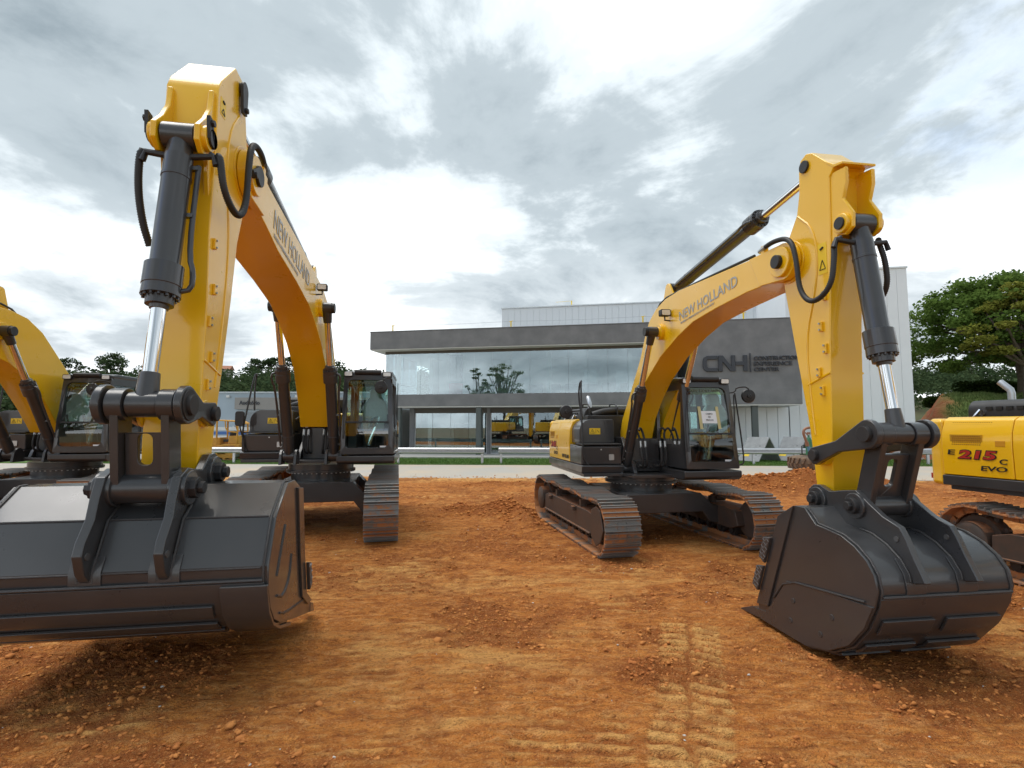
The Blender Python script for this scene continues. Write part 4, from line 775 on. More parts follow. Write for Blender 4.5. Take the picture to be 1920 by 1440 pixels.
def undercarriage(root, dl, us, xf, xr, gauge):
    R = (0, 0, dl); r = .45 * us; zc = r + .035
    shoe = None
    for s in (-1, 1):
        y = s * gauge
        mb = MB()
        mb.prism([(xf - .55, zc - .13 * us), (xf - .62, zc + .12 * us), (xf - .95, zc + .16 * us), (xr + .95, zc + .16 * us), (xr + .72, zc + .10 * us), (xr + .70, zc - .2 * us), (xf - .75, zc - .2 * us)], y - .24, y + .24)
        mb.bb(xr + .75, xf - .8, y + s * .23, y + s * .275, zc - .205 * us, zc - .175 * us)
        mb.prism([(xf - .20, zc - .05), (xf - .32, zc + .25 * us), (xf - .50, zc + .30 * us), (xf - .72, zc + .22 * us), (xf - .74, zc - .22 * us), (xf - .52, zc - .34 * us), (xf - .32, zc - .24 * us)], y + s * .235, y + s * .262)
        for q in (.27, .62): mb.bb(xr + (xf - xr) * q, xr + (xf - xr) * q + .12, y + s * .24, y + s * .31, zc + .07 * us, zc + .145 * us)
        fr = mb.build('track_frame', FRM, root, .012, rot=R)
        m2 = MB()
        m2.cyl((xr + r, y - .1, zc), (xr + r, y + .1, zc), r - .13 * us, n=26); m2.cyl((xr + r, y + s * .1, zc), (xr + r, y + s * .27, zc), .24 * us, n=24); m2.cyl((xr + r, y + s * .27, zc), (xr + r, y + s * .29, zc), .22 * us, .17 * us, n=24)
        for i in range(13):
            a = i * 6.28318 / 13; m2.box((xr + r + (r - .12 * us) * math.cos(a), y, zc + (r - .12 * us) * math.sin(a)), (.09 * us, .07, .06 * us), Matrix.Rotation(-a, 3, 'Y'))
        m2.build('drive_sprocket', FRM, fr)
        MB().lathe((xf - r, y - .1, zc - .02), (xf - r, y + .1, zc - .02), [(0, r - .17), (.05, r - .17), (.06, r - .12), (.14, r - .12), (.15, r - .17), (.2, r - .17)], 26).build('idler', FRM, fr)
        rl = None
        for i in range(8):
            xx = xf - .85 + (xr + .95 - xf + .85) * i / 7
            if rl is None:
                rl = MB().lathe((0, -.17, 0), (0, .17, 0), [(0, .06), (.03, .06), (.031, .10 * us), (.1, .10 * us), (.101, .08), (.24, .08), (.241, .10 * us), (.31, .10 * us), (.311, .06), (.34, .06)], 16).build('track_roller', DRK, fr, loc=(xx, y, .235 * us))
            else: share(rl, 'track_roller', fr, (xx, y, .235 * us))
        for q in (.33, .67):
            MB().lathe((xr + (xf - xr) * q, y - .16, zc + r - .19), (xr + (xf - xr) * q, y + .16, zc + r - .19), [(0, .05), (.06, .05), (.061, .08), (.26, .08), (.261, .05), (.32, .05)], 14).bb(xr + (xf - xr) * q - .05, xr + (xf - xr) * q + .05, y - .2, y - .1, zc + .12, zc + r - .17).build('carrier_roller', FRM, fr)
        for (x, z, a) in belt(xf, xr, r, .045, us):
            if shoe is None: shoe = make_shoe(us); shoe.parent = fr; shoe.location = (x, y, z); shoe.rotation_euler = (0, -a, 0)
            else: share(shoe, 'track_shoe', fr, (x, y, z), (0, -a, 0))
    k = us
    mb = MB(); g = gauge
    arch = [(-g + .05, .30 * k), (-g + .4, .34 * k), (-.75, .52 * k), (.75, .52 * k), (g - .4, .34 * k), (g - .05, .30 * k), (g - .05, .60 * k), (g - .35, .64 * k), (.72, .86 * k), (-.72, .86 * k), (-g + .35, .64 * k), (-g + .05, .60 * k)]
    for sx in (-1, 1):
        mb.prism(arch, sx * .62, sx * .95, 'x'); mb.prism([(y_, z_ + (.006 if z_ > .5 else -.006)) for y_, z_ in arch], sx * .955, sx * .98, 'x')
    mb.bb(-.62, .62, -.74, .74, .55 * k, .855 * k)
    mb.build('car_body', BLK, root, .012, rot=R)
    zt = 1.12 * k + (0.03)
    sr = MB().lathe((0, 0, .84 * k), (0, 0, 2), [(0, .60), (.155 * k, .60), (.16 * k, .70), (.20 * k, .70), (.205 * k, .66), (zt - .84 * k, .66)], 56).build('slew_ring', BLK, root, rot=R)
    b = MB()
    for i in range(44):
        a = i * 6.28318 / 44; b.cyl((.668 * math.cos(a), .668 * math.sin(a), .985 * k), (.668 * math.cos(a), .668 * math.sin(a), .998 * k), .017, n=6)
    b.build('ring_bolts', BOLT, sr)['kind'] = 'stuff'

def cab(root, dz, sy=0.0, paper=False, big=False):
    """cab: front at x=1.36, y .3 to 1.3"""
    z0, z1 = 1.33 + dz, 2.90 + dz; y0, y1 = .30 + sy, 1.30 + sy
    def fx(z): z -= dz; return 1.36 + .02 * (z - 1.33) / .45 if z < 1.78 else 1.38 - (z - 1.78) * .17
    def fy(u, z): t_ = (z - z0) / (z1 - z0); a = y0 + .02 * t_; b = y1 - .07 * t_; return a + (b - a) * u
    base = MB().prism([(1.40, z0 - .03), (1.40, z0 - .14), (1.32, z0 - .19), (-.5, z0 - .19), (-.5, z0 - .03)], y0 - .06, y1 + .02).build('cab_deck', BLK, root, .02)
    F = lambda u, z: (fx(z), fy(u, z), z)
    def cut(z): return [z]
    out = rrect(0, 1, z0, z1, [.03, .06, .06, .03], 3); hole = rrect(.085, .905, z0 + .12, z1 - .12, [.12, .12, .1, .06], 5)
    for pl in (out, hole):                                       # break lines at the bend of the screen
        pass
    mb = MB(); mb.panel(out, [hole], F, (-.07, 0, 0))
    # sides
    xb = -.42
    for yy, s, wins in ((0, -1, [rrect(.15, 1.14, z0 + .42, z1 - .16, .08), rrect(-.3, .05, z0 + .5, z1 - .16, .06)]), (1, 1, [rrect(.22, 1.16, z0 + .50, z1 - .16, .09), rrect(-.32, .06, z0 + .55, z1 - .16, .06)])):
        so = [(xb, z0), (1.30, z0), (1.31, z0 + .45), (fx(z1) - .07, z1), (xb + .05, z1)]
        mb.panel(so, wins, lambda x_, z_, yy=yy: (x_, fy(yy, z_), z_), (0, -s * .06, 0))
    ro = [(y0, z0), (y1, z0), (y1 - .07, z1), (y0 + .02, z1)]
    mb.panel(ro, [rrect(y0 + .12, y1 - .16, z0 + .75, z1 - .15, .07)], lambda y_, z_: (xb + .03 * (z_ - z0), y_, z_), (.06, 0, 0))
    c = mb.build('cab', BLK, root, .008)
    MB().prism([(fx(z1) - .02, z1 - .02), (fx(z1) - .05, z1 + .045), (fx(z1) - .2, z1 + .07), (xb + .2, z1 + .07), (xb + .03, z1 + .03), (xb + .03, z1 - .02)], y0 + .01, y1 - .06).build('cab_roof', BLK, c, .025, seg=3)
    MB().tube([(fx(z1) + .02, y0 + .22, z1 + .03), (fx(z1) + .02, y1 - .28, z1 + .03)], .05, 12).build('roof_guard', DRK, c)
    zm = z0 + .62
    for (a, b_, nm) in ((z0 + .10, zm - .012, 'windscreen_lower'), (zm + .012, z1 - .10, 'windscreen_upper')):
        hp = [(.07, a), (.92, a), (.92, b_), (.07, b_)] if nm == 'windscreen_upper' else [(.07, a), (.92, a), (.92, b_), (.07, b_)]
        g_ = MB(); zz = np.linspace(a, b_, 6); vs = [F(u, z) for z in zz for u in (.07, .92)]; vs = [(x - .035, y, z) for x, y, z in vs]
        g_.add(vs, [(2 * i, 2 * i + 1, 2 * i + 3, 2 * i + 2) for i in range(5)]).build(nm, GLS, c, smooth=60)
    zz = (zm,); MB().add([(fx(q) + o, fy(u, q), q) for q in (zm - .014, zm + .014) for o in (.004, -.06) for u in (.07, .93)], [(0, 1, 5, 4), (2, 3, 7, 6), (0, 1, 3, 2), (4, 5, 7, 6)]).build('window_bar', DRK, c, smooth=0)
    vz0, vz1 = z1 - .25, z1 - .11
    MB().add([(fx(z) - .028, fy(u, z), z) for z in (vz0, vz1) for u in (.08, .91)], [(0, 1, 3, 2)]).build('visor_band', VISOR, c, smooth=0)
    p0 = Vector((fx(vz0 + .04) - .020, fy(.14, vz0 + .04), vz0 + .04)); p1 = Vector((fx(vz0 + .1) - .020, fy(.14, vz0 + .1), vz0 + .1))
    text('visor_lettering', 'NEW HOLLAND', VISB, c, p0, (0, 1, 0), p1 - p0, .055, .62, .008, .001)
    MB().add([(fx(z) - .025, fy(u, z), z) for z in (z0 + .13, z0 + .16) for u in (.74, .86)], [(0, 1, 3, 2)]).build('glass_sticker', PAPER, c, smooth=0)
    for nm, yy, poly in (('side_window', 0, [(.12, z0 + .4), (1.17, z0 + .4), (1.17, z1 - .13), (.12, z1 - .13)]), ('side_window', 0, [(-.33, z0 + .47), (.08, z0 + .47), (.08, z1 - .13), (-.33, z1 - .13)]),
                         ('door_window', 1, [(.19, z0 + .47), (1.19, z0 + .47), (1.19, z1 - .13), (.19, z1 - .13)]), ('side_window', 1, [(-.35, z0 + .52), (.09, z0 + .52), (.09, z1 - .13), (-.35, z1 - .13)])):
        MB().add([(x_, fy(yy, z_) + (.03 if yy == 0 else -.03), z_) for x_, z_ in poly], [(0, 1, 2, 3)]).build(nm, GLS, c, smooth=0)
    MB().add([(xb + .06, y_, z_) for y_, z_ in ((y0 + .1, z0 + .72), (y1 - .14, z0 + .72), (y1 - .14, z1 - .12), (y0 + .1, z1 - .12))], [(0, 1, 2, 3)]).build('rear_window', GLS, c, smooth=0)
    dr = MB(); dr.bb(.13, .145, y1 - .01, y1 + .006, z0 + .04, z1 - .1); dr.bb(1.235, 1.25, y1 - .01, y1 + .006, z0 + .04, z1 - .25); dr.bb(.13, 1.25, y1 - .01, y1 + .006, z0 + .05, z0 + .062); dr.bb(.2, .36, y1 - .002, y1 + .03, z0 + .30, z0 + .37); dr.build('door_handle', DRK, c)
    for u in (.09, .90):
        q = Vector((fx(z1) + .03, fy(u, z1), z1 - .01)); h = MB().prism(rrect(q.y - .085, q.y + .085, q.z - .05, q.z + .05, .02, 3), q.x - .08, q.x + .02, 'x').bb(q.x - .05, q.x - .02, q.y - .015, q.y + .015, q.z - .1, q.z - .04).build('work_lamp', DRK, c, .006)
        MB().prism(rrect(q.y - .07, q.y + .07, q.z - .037, q.z + .037, .015, 3), q.x + .015, q.x + .027, 'x').build('lens', LENS, h)  if False else MB().prism(rrect(q.y - .07, q.y + .07, q.z - .037, q.z + .037, .015, 3), q.x + .015, q.x + .027, 'x').build('lamp_lens', LENS, c)
    # operator seat, console, levers seen through the glass
    ym = (y0 + y1) / 2 + .02
    st = MB(); st.prism(rrect(ym - .25, ym + .25, z0 + .45, z0 + .62, .06), -.05, .5, 'x')
    bk = [(ym - .27, z0 + .6), (ym + .27, z0 + .6), (ym + .28, z0 + .95), (ym + .18, z0 + 1.12), (ym + .13, z0 + 1.16), (ym + .13, z0 + 1.3), (ym + .08, z0 + 1.38), (ym - .08, z0 + 1.38), (ym - .13, z0 + 1.3), (ym - .13, z0 + 1.16), (ym - .18, z0 + 1.12), (ym - .28, z0 + .95)]
    st.prism(bk, -.12, .04, 'x'); st.build('seat', SEAT, c, .05, seg=3)
    it = MB(); it.bb(-.3, .9, y0 + .08, y0 + .24, z0 + .02, z0 + .62); it.bb(-.3, .6, y1 - .24, y1 - .1, z0 + .02, z0 + .60); it.bb(-.3, 1.28, y0 + .07, y1 - .08, z0, z0 + .03); it.bb(-.35, -.2, y0 + .1, y1 - .1, z0 + .03, z0 + .55)
    it.tube([(.75, y0 + .2, z0 + .6), (.82, y0 + .2, z0 + .78)], .02); it.tube([(.55, y1 - .17, z0 + .6), (.64, y1 - .17, z0 + .78)], .02)
    for yy in (ym - .1, ym + .1): it.tube([(.95, yy, z0 + .03), (1.05, yy, z0 + .45)], .012); it.box((.98, yy, z0 + .1), (.2, .1, .03))
    it.build('console', CABIN, c, .01)
    wr = MB(); random.seed(int(dz * 100) + 5)
    for i in range(7):
        a = random.uniform(-.14, .14); b_ = random.uniform(-.05, .05); wr.add([(1.08 + random.uniform(-.06, .06), ym + q, z_) for q, z_ in ((b_ - .03, z0 + .15), (b_ + .02, z0 + .15), (a + .07, z0 + .74), (a - .05, z0 + .70))], [(0, 1, 2, 3)])
    wr.build('protective_film', glass('plastic_film', (.75, .82, .84), .22, .12), c, smooth=0)
    if paper:
        pz = z0 + .80; A = lambda u, z, o=-.024: (fx(z) + o, fy(u, z), z)
        MB().add([A(.34, pz), A(.68, pz), A(.68, pz + .22), A(.34, pz + .22)], [(0, 1, 2, 3)]).build('paper_notice', PAPER, c, smooth=0)
        for u in (.33, .69):
            MB().add([A(u - .03, pz - .1, -.021), A(u + .03, pz - .1, -.021), A(u + .02, pz + .30, -.021), A(u - .04, pz + .30, -.021)], [(0, 1, 2, 3)]).build('tape_strip', TAPE, c, smooth=0)
        for s_, q, wd in (('CAMPO', .155, .13), ('DE', .100, .045), ('PROVAS', .045, .14)):
            o_ = A(.51, pz + q, -.018); o2 = A(.51, pz + q + .05, -.018); text('notice_lettering', s_, PLBK, c, (o_[0], o_[1] - wd / 2, o_[2]), (0, 1, 0), Vector(o2) - Vector(o_), .028, wd, .01, .0005)
    # wiper, rail and mirror
    MB().tube([F(.04, z0 + .3), (fx(z0 + .7) + .03, fy(.05, z0 + .7), z0 + .7), (fx(z0 + 1.0) + .02, fy(.06, z0 + 1.0), z0 + 1.0), (fx(z0 + 1.35) + .02, fy(.10, z0 + 1.35), z0 + 1.35)], .009).build('wiper', DRK, c)
    q = F(1, z1 - .22)
    if big:
        MB().tube([(q[0] - .03, q[1] - .01, q[2] + .05), (q[0] + .12, q[1] + .0, q[2] + .12), (q[0] + .30, q[1] - .12, q[2] + .12), (q[0] + .30, q[1] - .16, q[2] + .02)], .013, 8, 1).build('mirror_arm', DRK, c)
        m0 = Vector((q[0] + .32, q[1] - .20, q[2] - .06))
    else:
        MB().tube([(q[0] - .02, q[1] - .01, q[2]), (q[0], q[1] + .1, q[2] + .02), (q[0] + .0, q[1] + .12, q[2] + .1), (q[0], q[1] + .36, q[2] + .12), (q[0], q[1] + .38, q[2] - .03)], .013, 8, 1).build('mirror_arm', DRK, c)
        MB().tube([(q[0], q[1] + .09, q[2]), (q[0] + .05, q[1] + .16, q[2] - .8), (q[0] + .1, q[1] + .17, z0 + .12), (q[0] + .08, q[1] + .13, z0 + .06), (q[0] + .02, q[1] + .02, z0 + .06)], .014, 8, 1).build('grab_rail', DRK, c)
        m0 = Vector((q[0] + .035, q[1] + .36, q[2] - .05))
    MB().lathe(m0, m0 + Vector((-.1, .02, 0)), [(0, .03), (.02, .04), (.03, .115), (.06, .13), (.075, .125), (.08, .12)], 24).build('mirror', MIR, c)
    return c

def upper(root, dz, W, number, hood_pipe, paper, big):
    """slewing upper structure; W half width"""
    Z = lambda z: z + dz
    plan = [(.52, -W + .02), (.52, -.55), (.9, -.5), (.9, .26), (.52, .30), (.2, W - .02), (-2.2, W - .02), (-2.5, .9), (-2.6, 0), (-2.5, -.9), (-2.2, -W + .02)]
    MB().prism(plan, Z(1.14), Z(1.20), 'z').build('deck', BLK, root, .01)
    # right hand boxes
    fr = .46
    MB().prism([(fr + .02, Z(1.20)), (fr + .06, Z(1.33)), (fr + .04, Z(1.35)), (-2.3, Z(1.35)), (-2.3, Z(1.20))], -W - .01, -.52).build('side_skirt', BLK, root, .02)
    tb = MB().prism([(fr - .02, Z(1.352)), (fr, Z(1.70)), (-.40, Z(1.72)), (-.40, Z(1.352))], -W, -.54).build('tool_box', BLK, root, .025, seg=3)
    MB().bb(fr - .45, fr + .0, -W + .01, -.55, Z(1.722), Z(1.75)).build('step_plate', DRK, root, .008)
    MB().prism(rrect(-.80, -.70, Z(1.44), Z(1.55), .015, 3), fr - .008, fr + .004, 'x').build('latch', BOLT, tb); MB().cyl((fr, -.95, Z(1.64)), (fr + .006, -.95, Z(1.64)), .014).build('lock', BOLT, tb)
    prof = rrect(-W + .05, -.58, Z(1.751), Z(2.21), [.01, .05, .24, .01], 6)
    ft = MB().prism(prof, -.42, fr - .32, 'x').build('fuel_tank', BLK, root, .03, seg=3)
    lx = fr - .318
    lb = MB().bb(lx, lx + .003, -1.08, -.86, Z(1.92), Z(2.04)).build('warning_label', LBL, ft, smooth=0); lb['label'] = 'yellow warning label with black pictograms'
    sg = MB(); tri = [(-1.06, Z(1.94)), (-.98, Z(1.94)), (-1.02, Z(2.02))]
    for a, b_ in zip(tri, tri[1:] + tri[:1]): sg.tube([(lx + .004, *a), (lx + .004, *b_)], .004, 4)
    sg.tube([(lx + .004, -1.02, Z(1.955)), (lx + .004, -1.02, Z(1.99))], .004, 4); sg.tube([(lx + .004, -.95, Z(1.94)), (lx + .004, -.95, Z(2.02))], .003, 4); sg.tube([(lx + .004, -.93, Z(2.01)), (lx + .004, -.88, Z(1.95))], .004, 4)
    sg.build('warning_pictogram', PLBK, lb, smooth=0)['kind'] = 'stuff'
    # yellow side doors, both flanks
    for s in (-1, 1):
        xs_ = [(-2.28, -1.36), (-1.352, -.42)] if s < 0 else [(-2.28, -1.36), (-1.352, -.55)]
        for k, (a, b_) in enumerate(xs_):
            pf = [(s * W * .999, Z(1.36)), (s * (W + .01), Z(1.8)), (s * (W - .005), Z(2.0)), (s * (W - .07), Z(2.17)), (s * (W - .16), Z(2.22)), (s * (W - .22), Z(2.22)), (s * (W - .22), Z(1.36))]
            d = MB().prism(pf, a, b_, 'x').build('side_door', YEL, root, .012)
            if k == 0:
                for (g0, g1, h0, h1) in ((a + .12, a + .66, 2.02, 2.15), (a + .14, a + .54, 1.80, 1.95)):
                    gm = MB(); nx = int((g1 - g0) / .028); nz_ = max(3, int((h1 - h0) / .028)); yo = s * (W + .008) if h0 < 2 else s * (W - .045); lean = 0 if h0 < 2 else -s * .30
                    for i in range(nx):
                        for j in range(nz_):
                            zz = Z(h0 + (j + .5) * (h1 - h0) / nz_); xx = g0 + (i + .5 + .25 * (j % 2)) * (g1 - g0) / nx; yy = yo + lean * (zz - Z((h0 + h1) / 2))
                            gm.box((xx, yy, zz), (.015, .008, .015))
                    cz = Z((h0 + h1) / 2); MB().box(((g0 + g1) / 2, yo - s * .006, cz), (g1 - g0 + .04, .008, h1 - h0 + .02), Matrix.Rotation(rad(0 if h0 < 2 else -s * -16.7), 3, 'X')).build('vent_plate', mat('vent_yellow', (.52, .27, .004), .6), d, smooth=0)
                    gm.build('vent_grille', mat('vent_hole', (.30, .14, .01), .7), d, smooth=0)
                MB().bb(a + .72, a + .84, s * (W + .004), s * (W + .014), Z(1.80), Z(1.88)).build('door_latch', mat('latch_yellow', (.6, .28, .01), .5), d, .004)
        if s > 0: MB().bb(-2.3, -.5, W - .05, W + .01, Z(1.20), Z(1.35)).build('side_skirt', BLK, root, .02)
    if number:
        yt = -W - .012; ty = (0, 0, 1); tx = (1, 0, 0)
        text('model_lettering', 'E', PLBK, root, (-2.20, yt, Z(1.66)), tx, ty, .075, .11, .02, .002, .1)
        text('model_number_outline', number, PLBK, root, (-2.065, yt, Z(1.60)), tx, ty, .145, .53, .07, .0015, .15)
        text('model_number', number, PLRD, root, (-2.052, yt - .003, Z(1.612)), tx, ty, .12, .50, .03, .0015, .15)
        text('model_lettering', 'C', PLBK, root, (-1.52, yt, Z(1.555)), tx, ty, .075, .10, .02, .002, .1)
        text('model_lettering', 'EVO', PLBK, root, (-1.76, yt, Z(1.45)), tx, ty, .072, .33, .02, .002, .1)
        text('maker_lettering', 'NEW HOLLAND', PLBK, root, (-1.0, yt, Z(1.42)), tx, ty, .075, .55, .015, .002)
    # counterweight
    cw = [(-2.285, W - .005), (-2.55, W - .12), (-2.74, .85), (-2.86, .35), (-2.88, 0), (-2.86, -.35), (-2.74, -.85), (-2.55, -W + .12), (-2.285, -W + .005)]
    c = MB().prism(cw, Z(1.18), Z(2.20), 'z').build('counterweight', YEL, root, .07, seg=4)
    for s in (-1, 1): MB().box((-2.665, s * (W - .30), Z(1.30)), (.03, .12, .08), Matrix.Rotation(rad(-s * 22), 3, 'Z')).build('tail_reflector', PLRD, c, .004)
    # hood
    hd = MB().prism(rrect(-.95, .95, Z(2.19), Z(2.47), [.01, .16, .16, .01], 5), -2.15, -.62, 'x').build('engine_hood', DRK, root, .05, seg=3)
    for i in range(6): MB().bb(-1.9 + i * .13, -1.82 + i * .13, -.96, -.93, Z(2.32), Z(2.37)).build('hood_slot', PLBK, hd, smooth=0)
    for xx in (-1.95, -1.30):
        MB().cyl((xx, -.975, Z(2.28)), (xx, -.95, Z(2.28)), .045, n=16).tube([(xx - .02, -.97, Z(2.33)), (xx - .07, -1.0, Z(2.25)), (xx - .09, -1.02, Z(2.2))], .016).build('hood_latch', CHR, hd)
    MB().tube([(-1.88, -.45, Z(2.44)), (-1.88, -.45, Z(2.58)), (-1.89, -.45, Z(2.63)), (-2.02, -.45, Z(2.76))], .048, 18).build('exhaust_pipe', STL, root)
    MB().bb(-.62, -.40, -.95, .28, Z(1.25), Z(2.30)).build('engine_bulkhead', DRK, root, .02)
    MB().tube([(-.55, -.8, Z(2.31)), (-.5, -.5, Z(2.40)), (-.55, 0, Z(2.40))], .07, 12, 1).build('air_duct', DRK, root)
    # centre: boom mounts, valve cover, hoses
    cm = MB()
    for s in (-1, 1): cm.prism([(-.45, Z(1.2)), (.62, Z(1.2)), (.55, Z(1.34)), (.15, Z(1.60)), (-.05, Z(1.86)), (-.38, Z(1.86)), (-.45, Z(1.6))], s * .30, s * .37)
    cm.bb(-.5, .25, -.29, .29, Z(1.2), Z(1.5)); cm.build('boom_mount', BLK, root, .012)
    hs_ = None
    for i, yy in enumerate((-.24, -.15, .15, .24)):
        MB().tube([(.3, yy * .7, Z(1.36)), (.62, yy * .8, Z(1.30)), (.72, yy, Z(1.45)), (.62, yy, Z(1.80)), (.55, yy * 1.1, Z(1.98)), (.56, yy * 1.45, Z(2.06)), (.62, yy * 1.6 + (.02 if yy > 0 else -.02), Z(2.0))], .021, 8, 2).build('hydraulic_hose', RUB, root)
        MB().cyl((.645, yy, Z(1.68)), (.625, yy, Z(1.80)), .028, n=8).build('hose_fitting', BOLT, root)
    vb = MB(); vb.bb(.25, .42, -.25, .25, Z(1.22), Z(1.42))
    for i in range(6): vb.cyl((.42, -.2 + .08 * i, Z(1.3)), (.47, -.2 + .08 * i, Z(1.3)), .025, n=8)
    vb.build('valve_block', DRK, root, .006)
    # hand rails and right mirror
    MB().tube([(fr + .03, -W + .12, Z(1.36)), (fr + .0, -W + .03, Z(1.52)), (fr + .0, -W + .02, Z(1.80)), (fr - .15, -W + .05, Z(2.25)), (fr - .35, -W + .10, Z(2.95)), (fr - .42, -W + .13, Z(2.97)), (fr - .46, -W + .10, Z(2.90)), (fr - .46, -W + .08, Z(2.66)), (fr - .36, -W + .12, Z(2.2))], .018, 8, 1).build('hand_rail', DRK, root)
    if big:
        q = (fr + .10, -W - .02, Z(2.02))
        MB().prism(rrect(q[1] - .085, q[1] + .085, q[2] - .15, q[2] + .15, .05, 4), q[0] - .06, q[0], 'x').build('mirror', MIR, root, .012)
        MB().tube([(q[0] - .03, q[1], q[2] - .1), (fr + .08, -W, Z(1.80)), (fr + .05, -W + .06, Z(1.60)), (fr + .04, -W + .08, Z(1.36))], .015, 8, 1).build('mirror_arm', DRK, root)
    else:
        MB().lathe((fr - .38, -W - .18, Z(2.36)), (fr - .48, -W - .18, Z(2.36)), [(0, .03), (.02, .04), (.03, .12), (.06, .135), (.075, .13), (.08, .12)], 24).build('mirror', MIR, root)
        MB().tube([(fr - .40, -W - .18, Z(2.36)), (fr - .42, -W + .10, Z(2.38)), (fr - .44, -W + .16, Z(2.22))], .014).build('mirror_arm', DRK, root)
    for yy in (-.9, -.3): MB().tube([(-.42, yy, Z(2.3)), (-.42, yy, Z(2.52)), (-.9, yy, Z(2.56)), (-.9, yy, Z(2.47))], .016, 8, 1).build('hood_rail', DRK, root)
    MB().bb(-.1, .52 if big else .28, -.28, .28, Z(1.2), Z(1.84)).build('front_cover', BLK, root, .015)
    return cab(root, dz, W - 1.33 + (.13 if big else 0), paper, big)

def along(line, s0, s1):
    P = np.array(line); d = np.hypot(*np.diff(P, axis=0).T); cum = np.concatenate([[0], np.cumsum(d)]) / d.sum()
    ss = sorted([s0, s1] + [c for c in cum if s0 < c < s1]); return [(float(np.interp(s, cum, P[:, 0])), float(np.interp(s, cum, P[:, 1]))) for s in ss]
def offset_line(line, t):
    n = len(line); o = []
    for i, p in enumerate(line):
        a = Vector(line[max(i - 1, 0)]); b = Vector(line[min(i + 1, n - 1)]); d = (b - a).normalized(); o.append((p[0] - d.y * t, p[1] + d.x * t))
    return o
def ribbed(pts, step):
    P = [Vector(p_) for p_ in pts]
    for _ in range(3):
        o = [P[0]]
        for a, b in zip(P, P[1:]): o += [a.lerp(b, .25), a.lerp(b, .75)]
        P = o + [P[-1]]
    A = np.array([v_[:] for v_ in P]); d = np.linalg.norm(np.diff(A, axis=0), axis=1); cum = np.concatenate([[0], np.cumsum(d)]); s = np.arange(0, cum[-1], step)
    return [tuple(np.interp(q, cum, A[:, k]) for k in range(3)) for q in s]
def front(root, sp, big):
    bw = sp['bw']; pv = sp['pivot']; sc = 1.2 if big else 1.0
    # boom
    d = Vector((pv[0] - sp['top'][-2][0], 0, pv[1] - sp['top'][-2][1])).normalized(); ang = math.degrees(math.atan2(sp['top'][-1][1] - sp['top'][-2][1], sp['top'][-1][0] - sp['top'][-2][0]))
    bm_ = MB().prism(sp['top'] + sp['low'], -bw, bw)
    bo = bm_.build('boom', YEL, root, .012)
    nz = MB()
    for s in (-1, 1):
        y0 = s * (sp['aw'] + .015); y1 = s * (bw + .03); pb = sp['top'][-1]; pl = sp['low'][0]
        q0 = Vector(sp['top'][-2]).lerp(Vector(pb), .55); q1 = Vector(pl).lerp(Vector(sp['low'][1]), .4)
        a0 = math.degrees(math.atan2(pb[1] - pv[1], pb[0] - pv[0])); a1 = math.degrees(math.atan2(pl[1] - pv[1], pl[0] - pv[0]))
        nz.prism([tuple(q0 * .999), *arc(pv, sp['nose'], 100, -80, 12), tuple(q1)], y0, y1)
        nz.cyl((pv[0], s * bw, pv[1]), (pv[0], s * (bw + .07), pv[1]), sp['nose'] * .8, n=32)
    nz.build('boom_nose', YEL, bo, .01)
    for s in (-1, 1):
        y = s * (bw + .07)
        if big: MB().prism([*arc((pv[0], pv[1]), .11, 30, 330, 14), (pv[0] + .22, pv[1] - .11), (pv[0] + .25, pv[1] - .05)], y, y + s * .035).cyl((pv[0] + .2, y, pv[1] - .08), (pv[0] + .2, y + s * .06, pv[1] - .08), .035, n=6).build('pivot_pin', DRK, bo, .006)
        else: MB().cyl((pv[0], y, pv[1]), (pv[0], y + s * .05, pv[1]), .075, n=24).build('pivot_pin', DRK, bo, .006)
    # cast weld line and stiffening plates
    lp = sp['low']; tp = sp['top']
    f0, r0, fr_, r_, rr_ = sp['cyl']
    for s in (-1, 1):
        MB().cyl((r0[0], s * bw * .98, r0[1]), (r0[0], s * (bw + .06), r0[1]), .135 * sc, n=28).cyl((r0[0], s * bw * .98, r0[1]), (r0[0], s * (sp['cy'] - .09), r0[1]), .085 * sc, n=24).build('cylinder_boss', YEL, bo, .008)
        MB().cyl((r0[0], s * (sp['cy'] + .08), r0[1]), (r0[0], s * (sp['cy'] + .14), r0[1]), .075 * sc, n=20).build('pin_cap', DRK, bo, .006)
        cylinder(root, 'boom_cylinder', f0, r0, fr_, r_, rr_, s * sp['cy'], .10, .085, s)
        q = f0
        for o_ in (-1, 1): MB().prism([(q[0] - .17, q[1] - .16), (q[0] + .17, q[1] - .16), (q[0] + .13, q[1] + .04), *arc(q, .13, 20, 160, 6)], s * sp['cy'] + o_ * .11, s * sp['cy'] + o_ * .16).build('cylinder_bracket', BLK, root, .008)
    # lettering on the flank that the maker's name shows
    (a, b, th) = sp['txt']; s = sp['textside']
    for s in ((-1, 1) if not big else (1, -1)):
        P, Q = (a, b) if s == sp['textside'] else (b, a)
        tx = Vector((Q[0] - P[0], 0, Q[1] - P[1])); ln = tx.length; ty = Vector((-tx.z, 0, tx.x)); ty = ty if ty.z > 0 else -ty; y = s * (bw + .004)
        if s < 0 and tx.x < 0 or s > 0 and tx.x > 0: P, Q = Q, P; tx = -tx
        text('maker_lettering', 'NEW HOLLAND', GRYL, bo, (P[0], y, P[1]), tx, ty, th, ln, .010, .0015)
        tn = tx.normalized(); o = Vector((P[0], y, P[1])) - ty.normalized() * th * .42 + tn * ln * .02
        text('boom_small_print', 'PROIBIDA A PERMANENCIA NO RAIO DE ACAO', GRYL, bo, o, tx, ty, th * .22, ln * .62, .01, .0012)
    lm = sp['lamp']; s = sp['textside']; y = s * (bw + .10)
